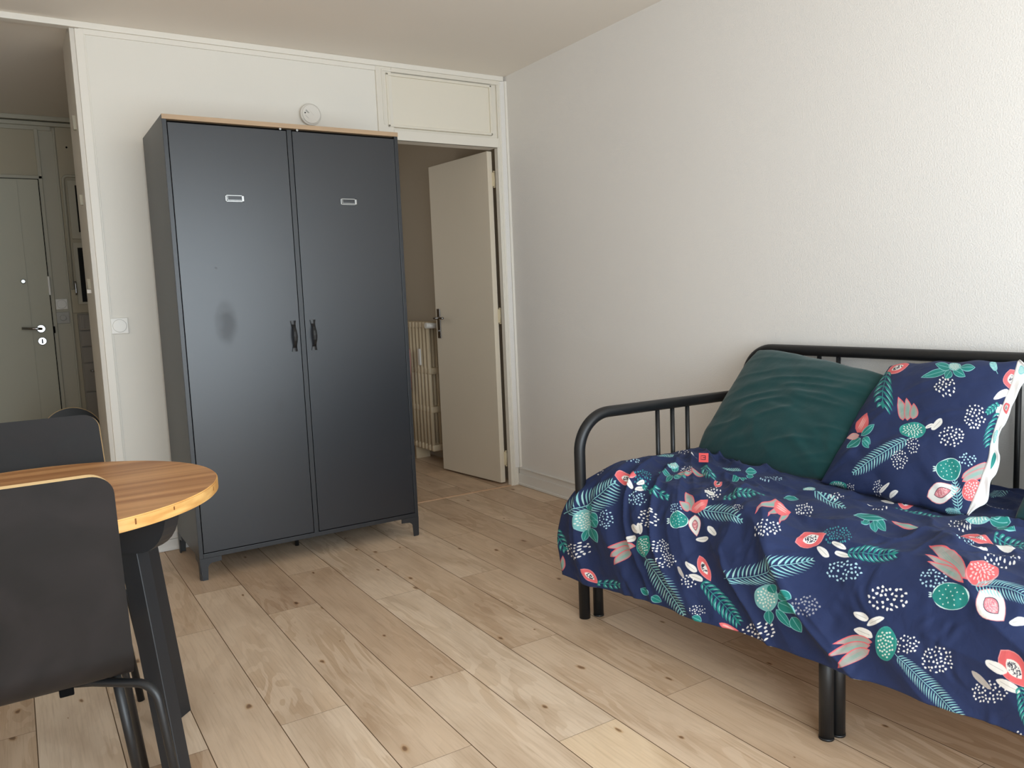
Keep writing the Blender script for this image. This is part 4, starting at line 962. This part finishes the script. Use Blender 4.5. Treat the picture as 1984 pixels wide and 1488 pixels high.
for sx, sy in ((0, 0), (1, 0), (0, 1), (1, 1)):
    xo = X0 if sx == 0 else X1; yo = YFt if sy == 0 else YB; s_ = 1 if sx == 0 else -1; q = 1 if sy == 0 else -1
    bm = bmesh.new()
    prof = [(0, Z0), (.093, Z0), (.093, Z0-.021), (.050, Z0-.024), (.040, Z0-.030), (.034, Z0-.040), (.030, 0), (.006, 0)]
    prism(bm, [(xo+s_*a, z) for a, z in prof], 'y', yo-q*.0005, yo+q*.004)
    prism(bm, [(yo+q*a, z) for a, z in prof], 'x', xo-s_*.0005, xo+s_*.004)
    wx('leg', bm, M_DARKE)
bm = bmesh.new(); cyl(bm, (-1.545, -.35, .050), .010, .098, seg=12); cyl(bm, (-1.545, -.35, .092), .022, .010, seg=14); wx('support_foot', bm, M_BLACKM)

# ------------------------------------------------------------------ round table
TX, TY, TZ, TR = -2.640, -1.920, .740, .428
tb = empty('round_table', (TX, TY, 0)); tag(tb, 'round pine dining table with striped wooden top and black legs', 'table')
bm = bmesh.new(); t = bmesh.new(); bmesh.ops.create_cone(t, cap_ends=True, segments=128, radius1=TR, radius2=TR, depth=.030)
bmesh.ops.bevel(t, geom=[e for e in t.edges if e.calc_face_angle(0) > .8], offset=.003, segments=2, affect='EDGES')
bmesh.ops.translate(t, verts=t.verts[:], vec=(0, 0, TZ-.015))
for f in t.faces:
    f.material_index = 0 if abs(f.normal.z) > .9 and f.calc_area() > .1 else 1; 
mp = {v: bm.verts.new(v.co) for v in t.verts}
for f in t.faces: nf = bm.faces.new([mp[v] for v in f.verts]); nf.material_index = f.material_index
t.free(); obj('tabletop', bm, [M_TTOP, M_TEDGE], tb)
for k, (tx_, ty_, s_) in enumerate(((.18, -.385, .013), (.385, -.18, .010), (.27, -.333, .008))):
    bm = bmesh.new(); a = math.atan2(ty_, tx_); R_ = Matrix.Rotation(a, 4, 'Z'); box(bm, TR-.0006, TR+.0003, -.0018, .0018, TZ-.006-s_, TZ-.006, M=R_)
    obj('knot_mark', bm, mat('dark_knot', (120, 70, 30), .6, .3, var=.2), tb)
def beam(rot, half=.385):
    R_ = Matrix.Rotation(rot, 4, 'Z'); bm = bmesh.new(); out = []
    zt, hb = TZ-.0305, .098
    out = [(-half, zt), (half, zt)]
    for a in np.linspace(0, math.pi/2, 9)[1:]: out.append((half-.085+.085*math.cos(a), zt-hb*math.sin(a)))
    for a in np.linspace(math.pi/2, math.pi, 9): out.append((-half+.085+.085*math.cos(a), zt-hb*math.sin(a)))
    prism(bm, out[:-1], 'y', -.026, .026, M=R_); return bm
obj('cross_beam', beam(-math.pi/4), M_TLEG, tb); 
obj('cross_beam', beam(math.pi/4), M_TLEG, tb)
def leg(tx_, ty_, fx, fy, w=.058, d=.050, rot=math.pi/4):
    bm = bmesh.new(); rows = []
    for (cx, cy, z) in ((tx_, ty_, TZ-.115), (fx, fy, .0)):
        R_ = Matrix.Rotation(rot, 3, 'Z'); rows.append([bm.verts.new(Vector((cx, cy, z))+R_ @ Vector((a*d/2, b_*w/2, 0))) for a, b_ in ((-1, -1), (1, -1), (1, 1), (-1, 1))])
    for k in range(4): bm.faces.new((rows[0][k], rows[0][(k+1) % 4], rows[1][(k+1) % 4], rows[1][k]))
    bm.faces.new(rows[0]); bm.faces.new(rows[1][::-1])
    bmesh.ops.bevel(bm, geom=bm.edges[:], offset=.0015, segments=1, affect='EDGES')
    return bm
obj('leg', leg(.193, -.140, .243, -.212, .052, .042), M_TLEG, tb)         # near
obj('leg', leg(.240, .108, .305, .163, .050, .046), M_TLEG, tb)           # far
obj('leg', leg(-.335, -.150, -.375, -.215, rot=-math.pi/4), M_TLEG, tb)
obj('leg', leg(-.335, .108, -.375, .163, rot=-math.pi/4), M_TLEG, tb)

# ------------------------------------------------------------------ chairs
def chair_shell(top=.213, bot=.227, ztop=.87, zseat=.408, depth=.40, r=.042, T_=.0135):
    """bent plywood shell; rows along the profile from the top of the back to the front of the seat; faces +y"""
    prof = []; zk = zseat+.075
    for k in range(24): prof.append((.075*k/23+.006*math.sin(math.pi*k/23), ztop-(ztop-zk)*(k/23.0)))
    R_ = .075; y0 = prof[-1][0]
    for a in np.linspace(0, 1, 16)[1:]:
        th = a*math.pi*.5; prof.append((y0+R_*(1-math.cos(th)), zk-R_*math.sin(th)))
    y1, z1 = prof[-1]
    for k in range(1, 15):
        f = k/14; prof.append((y1+(depth-y1)*f, z1+.022*math.sin(math.pi*.5*f)-(.014*max(0, f-.75)/.25)))
    prof = np.array(prof); seg = np.r_[0, np.cumsum(np.hypot(*np.diff(prof, axis=0).T))]; T = seg[-1]
    s = np.unique(np.round(np.r_[r*(1-np.cos(np.linspace(0, math.pi/2, 10))), np.linspace(r, T-.07, 60), T-.07*(1-np.sin(np.linspace(0, math.pi/2, 10)))], 5))
    yy = np.interp(s, seg, prof[:, 0]); zz_ = np.interp(s, seg, prof[:, 1])
    ty = np.gradient(yy, s); tz = np.gradient(zz_, s); ln = np.hypot(ty, tz); ny, nz = -tz/ln, ty/ln      # towards the sitter
    Fr, Bk = [], []
    for q, y, z, a, c in zip(s, yy, zz_, ny, nz):
        w = top+(bot-top)*min(1, q/.42)
        if q < r: w = w-r+math.sqrt(max(0, r*r-(r-q)**2))
        if T-q < .07: e = T-q; w = w-.07+math.sqrt(max(0, .07**2-(.07-e)**2))
        us = np.linspace(-1, 1, 25); dip = .010*(1-(us*w/bot)**2)*math.exp(-((q-.2)/.22)**2)
        Fr.append([((w-.0035)*u, y-d+a*T_/2, z+c*T_/2) for u, d in zip(us, dip)]); Bk.append([(w*u, y-d-a*T_/2, z-c*T_/2) for u, d in zip(us, dip)])
    return np.array(Fr), np.array(Bk)
def shell_mesh(name, parent):
    Fr, Bk = chair_shell(); n, m, _ = Fr.shape; V = Fr.reshape(-1, 3).tolist()+Bk.reshape(-1, 3).tolist(); F = []; mi = []; sm = []; N2 = n*m
    for i in range(n-1):
        for j in range(m-1):
            a = i*m+j; F.append((a, a+1, a+m+1, a+m)); F.append((N2+a, N2+a+m, N2+a+m+1, N2+a+1)); mi += [0, 0]; sm += [True, True]
    loop = [j for j in range(m)]+[i*m+m-1 for i in range(1, n)]+[(n-1)*m+j for j in range(m-2, -1, -1)]+[i*m for i in range(n-2, 0, -1)]
    k0 = len(V)
    for a in loop: V.append(V[a]); V.append(V[N2+a])
    L_ = len(loop)
    for k in range(L_):
        q = (k+1) % L_; F.append((k0+2*k, k0+2*k+1, k0+2*q+1, k0+2*q)); mi.append(1); sm.append(False)
    me = bpy.data.meshes.new(name); me.from_pydata(V, [], F); me.materials.append(M_SHELL); me.materials.append(M_PLYE)
    me.polygons.foreach_set('material_index', mi); me.polygons.foreach_set('use_smooth', sm)
    return link(bpy.data.objects.new(name, me), parent)
def make_chair(label, loc, rz, group='plywood shell chairs at the round table'):
    e = empty('dining_chair', loc, rz); tag(e, label, 'chair', group)
    shell_mesh('shell', e)
    for sx in (-1, 1):
        bm = bmesh.new(); tube(bm, rounded([(sx*.06, .215, .388), (sx*.150, .165, .388), (sx*.262, .070, .390), (sx*.302, .02, 0)], [.05, .048], 10), .0095, 14); obj('rear_leg', bm, M_BLACKM, e)
        bm = bmesh.new(); tube(bm, rounded([(sx*.05, .28, .388), (sx*.220, .30, .388), (sx*.262, .425, 0)], .040, 10), .0085, 14); obj('front_leg', bm, M_BLACKM, e)
        bm = bmesh.new(); tube(bm, [(sx*.196, .175, .392), (sx*.238, .215, 0)], .0105, 14); obj('centre_leg', bm, M_BLACKM, e)
        bm = bmesh.new(); box(bm, sx*.100-.014, sx*.100+.014,  .150, .185, .376, .404, .003); obj('rubber_spacer', bm, M_GAP, e)
    bm = bmesh.new(); tube(bm, [(-.07, .215, .388), (.07, .215, .388)], .0095); tube(bm, [(-.06, .28, .388), (.06, .28, .388)], .0085); tube(bm, [(0, .215, .388), (0, .285, .388)], .009); tube(bm, [(-.2, .185, .388), (.2, .185, .388)], .009); obj('under_frame', bm, M_BLACKM, e)
    return e
make_chair('dark plywood shell chair in the foreground, its back turned to the camera', (-2.722, -2.462, 0), 0)
make_chair('dark plywood shell chair on the far side of the table, facing the camera', (-2.655, -1.385, 0), math.pi)
# round-backed chair in the hallway
hc = empty('stool', (-2.40, 1.05, 0)); tag(hc, 'black round-topped seat in the hallway, peeking over the far dining chair', 'stool')
bm = bmesh.new(); t = []
for a in np.linspace(0, 2*math.pi, 56, endpoint=False): t.append((.165*math.cos(a), .455+.165*1.05*math.sin(a)+.025))
prism(bm, t, 'y', -.010, .0, 1); prism(bm, [(x_*.985, .48+(z_-.48)*.985) for x_, z_ in t], 'y', -.0112, -.0099, 0); o = obj('backrest', bm, [M_BLACKM, M_PLYE], hc)
bm = bmesh.new(); cyl(bm, (0, .15, .40), .16, .02, seg=40, bev=.004); obj('seat', bm, M_BLACKM, hc)
for sx in (-1, 1):
    bm = bmesh.new(); tube(bm, [(sx*.10, .005, .60), (sx*.13, .005, .0)], .009); obj('leg', bm, M_BLACKM, hc)
    bm = bmesh.new(); tube(bm, [(sx*.10, .24, .39), (sx*.13, .28, .0)], .009); obj('leg', bm, M_BLACKM, hc)

# ------------------------------------------------------------------ daybed
bd = empty('daybed', (-.5, -2.97, 0)); tag(bd, 'black tubular metal daybed frame standing along the right wall', 'bed')
BX, BY = -.5, -2.97
def bx_(n, bm, m=None, smooth=False):
    bmesh.ops.translate(bm, verts=bm.verts[:], vec=(-BX, -BY, 0)); return obj(n, bm, m or M_BLACKM, bd, smooth)
YE0, YE1 = -1.932, -4.00; XF, XB = -.962, -.052; RT = .0205
for y in (YE0, YE1):
    bm = bmesh.new(); tube(bm, rounded([(XF, y, 0), (XF, y, .752), (XB-.03, y, .745)], .135, 14), RT, 20); bx_('end_frame', bm)
    bm = bmesh.new(); tube(bm, [(XF, y, .33), (XB, y, .33)], .014); bx_('end_crossbar', bm)
    for x in (-.585, -.508, -.428):
        bm = bmesh.new(); tube(bm, [(x, y, .335), (x, y, .735)], .0085, 12); bx_('spindle', bm)
bm = bmesh.new(); tube(bm, rounded([(XB, -1.90, 0), (XB, -1.90, .930), (XB, -4.02, .930), (XB, -4.02, 0)], .135, 14), RT, 20); bx_('back_frame', bm)
for yc in (-2.257, -2.97, -3.68):
    for k in (-1, 0, 1):
        bm = bmesh.new(); tube(bm, [(XB, yc+k*.083, .34), (XB, yc+k*.083, .915)], .0085, 12); bx_('spindle', bm)
bm = bmesh.new(); tube(bm, [(XB, YE0, .34), (XB, YE1, .34)], .014); bx_('back_crossbar', bm)
bm = bmesh.new(); box(bm, XF-.010, XF+.015, YE1, YE0, .270, .325, .004); bx_('side_rail', bm)
for (x, y) in ((-.908, -1.945), (-.944, -2.944), (-.905, -2.950), (-.908, -3.98), (-.5, -2.95)):
    bm = bmesh.new(); tube(bm, [(x, y, .004), (x, y, .30)], .0190, 20); tube(bm, [(x, y, 0), (x, y, .006)], .0198, 20); bx_('leg', bm)
bm = bmesh.new()
for k in range(15):
    y = -2.03-k*.135; box(bm, XF+.02, XB-.02, y-.035, y+.035, .300, .318, .003)
bx_('slatted_base', bm, mat('birch_slats', (196, 168, 128), .6, .3, var=.1, vscale=8))
mt = obj('mattress', B(-.900, -.085, -3.965, -1.985, .322, .470, .05), M_SHEET); tag(mt, 'white mattress under the printed duvet on the daybed', 'mattress')
for p_ in mt.data.polygons: p_.use_smooth = False

# duvet
im_d = print_cloth('tropical_duvet_print', 2.20, 1.45, .0009, PRINT_DUVET, [(1.50, 2.20, .35, 1.42), (0.3, 2.2, 0.0, .30)], 5)
M_DUV = cloth_mat('tropical_duvet_cotton', im_d)
tt = np.linspace(0, 1, 420)[:, None]; ss = np.linspace(0, 1, 300)[None]
Pd, UVd = duvet_points(tt, ss)
UVn = UVd/np.array([2.20, 1.45])
dv = grid_mesh('duvet', Pd, [M_DUV, M_SHEET, M_SHEET], None, UVn)
tag(dv, 'navy duvet with a tropical fruit and leaf print spread over the daybed', 'duvet')
md = dv.modifiers.new('loft', 'SOLIDIFY'); md.thickness = .010; md.offset = -1; md.material_offset = 1; md.material_offset_rim = 1
bm = bmesh.new(); box(bm, -.0008, .0008, -.0165, .0165, -.0165, .0165, .0004); 
lt = obj('brand_tag', bm, M_CORALT, dv); lt.location = (-.628, -2.212, .592); lt.rotation_euler = (0, math.radians(25), math.radians(40)); lt.name = 'fabric_tag'; lt['label'] = 'coral fabric tag with a dark letter'
bm = bmesh.new()
for a, b_, c, d in ((-.007, .007, .006, .008), (-.007, -.005, -.007, .007), (-.007, .007, -.008, -.006), (-.007, .003, -.001, .001)): box(bm, -.0014, -.0008, a, b_, c, d)
o = obj('tag_letter', bm, mat('tag_ink', (60, 34, 50), .7, .2), lt)
obj('tag_stripe', B(-.0014, -.0008, .0085, .0095, -.009, .009), mat('tag_ink', (60, 34, 50)), lt)

def cushion(name, front, mats, n=90, uvs=(0.5, 0.5)):
    u = np.linspace(0, 1, n)[:, None]; v = np.linspace(0, 1, n)[None]
    F = front(u, v, 1); Bk = front(u, v, -1)
    verts = F.reshape(-1, 3).tolist()+Bk.reshape(-1, 3).tolist(); faces = []; mi = []; N2 = n*n
    for i in range(n-1):
        for j in range(n-1):
            a = i*n+j; faces.append((a, a+n, a+n+1, a+1)); mi.append(0); faces.append((N2+a, N2+a+1, N2+a+n+1, N2+a+n)); mi.append(1)
    me = bpy.data.meshes.new(name); me.from_pydata(verts, [], faces); uvl = me.uv_layers.new(name='UVMap')
    U, V = np.broadcast_arrays(u, v); q = np.stack([U.ravel(), 1-V.ravel()], -1); q = np.r_[q, q]
    idx = np.empty(len(me.loops), dtype=np.int32); me.loops.foreach_get('vertex_index', idx); uvl.data.foreach_set('uv', q[idx].astype(np.float32).ravel())
    for m_ in mats: me.materials.append(m_)
    me.polygons.foreach_set('material_index', mi); me.polygons.foreach_set('use_smooth', [True]*len(mi))
    bm = bmesh.new(); bm.from_mesh(me); bmesh.ops.remove_doubles(bm, verts=bm.verts[:], dist=.0004); bm.to_mesh(me); bm.free()
    return link(bpy.data.objects.new(name, me))
g = cushion('cushion', green_front, [M_GREEN, M_GREEN]); tag(g, 'dark green square cushion leaning on the bed back beside the printed pillow', 'cushion')
im_p = print_cloth('tropical_pillow_print', .5, .5, .0007, PRINT_PILLOW, [], 11)
M_PIL = cloth_mat('tropical_pillow_cotton', im_p)
pl = cushion('pillow', pillow_front, [M_PIL, M_SHEET]); tag(pl, 'navy pillow with tropical print and white edge leaning on the bed back', 'pillow')
im_f = print_cloth('white_flange_print', .6, .06, .0007, [('papaya', .20, .03, [.8, .4, -.4, .9], [-30, 0, 30, 4, 14]), ('pomL', .31, .03, [1, 0, 0, 1], [22, 14]), ('pomL', .04, .03, [1, 0, 0, 1], [16, 12]), ('leaf', .40, .03, [1, 0, 0, 1], [-30, 0, 30, 0, 10, 'T'])], [], 3, (236, 236, 236))
M_FLG = cloth_mat('white_flange_cotton', im_f)
vv = np.linspace(1, 0, 80); E_ = pillow_front(np.full(80, .995), vv, 1); rows = []
for k, f in enumerate(np.linspace(0, 1, 7)):
    w_ = .024*(1+.25*np.sin(vv*9)+.15*np.sin(vv*23))*np.minimum(1, np.minimum(vv, 1-vv)*14+.25)
    rows.append(E_+np.stack([.25*w_*f+.004*np.sin(vv*31+k)*f, -w_*f, .006*np.sin(vv*40)*f], -1))
Pf = np.stack(rows, 0); UVf = np.stack(np.broadcast_arrays(np.linspace(0, 1, 80)[None]*1.0, np.linspace(.05, .95, 7)[:, None]), -1)
fl = grid_mesh('flange', Pf, [M_FLG], pl, UVf); md = fl.modifiers.new('cloth', 'SOLIDIFY'); md.thickness = .003; fl['label'] = 'white edge of the pillowcase with faint print'
TC = [(-.46, -3.15, .54), (-.46, -3.62, .54), (-.14, -3.60, .86), (-.14, -3.13, .86)]
tcush = cushion('cushion', cushion_front(TC, .06, (-.7, 0, .7), 0, 5, .008), [M_TEALC, M_TEALC]); tag(tcush, 'dark teal cushion on the daybed, cut off by the right edge of the photo', 'cushion')
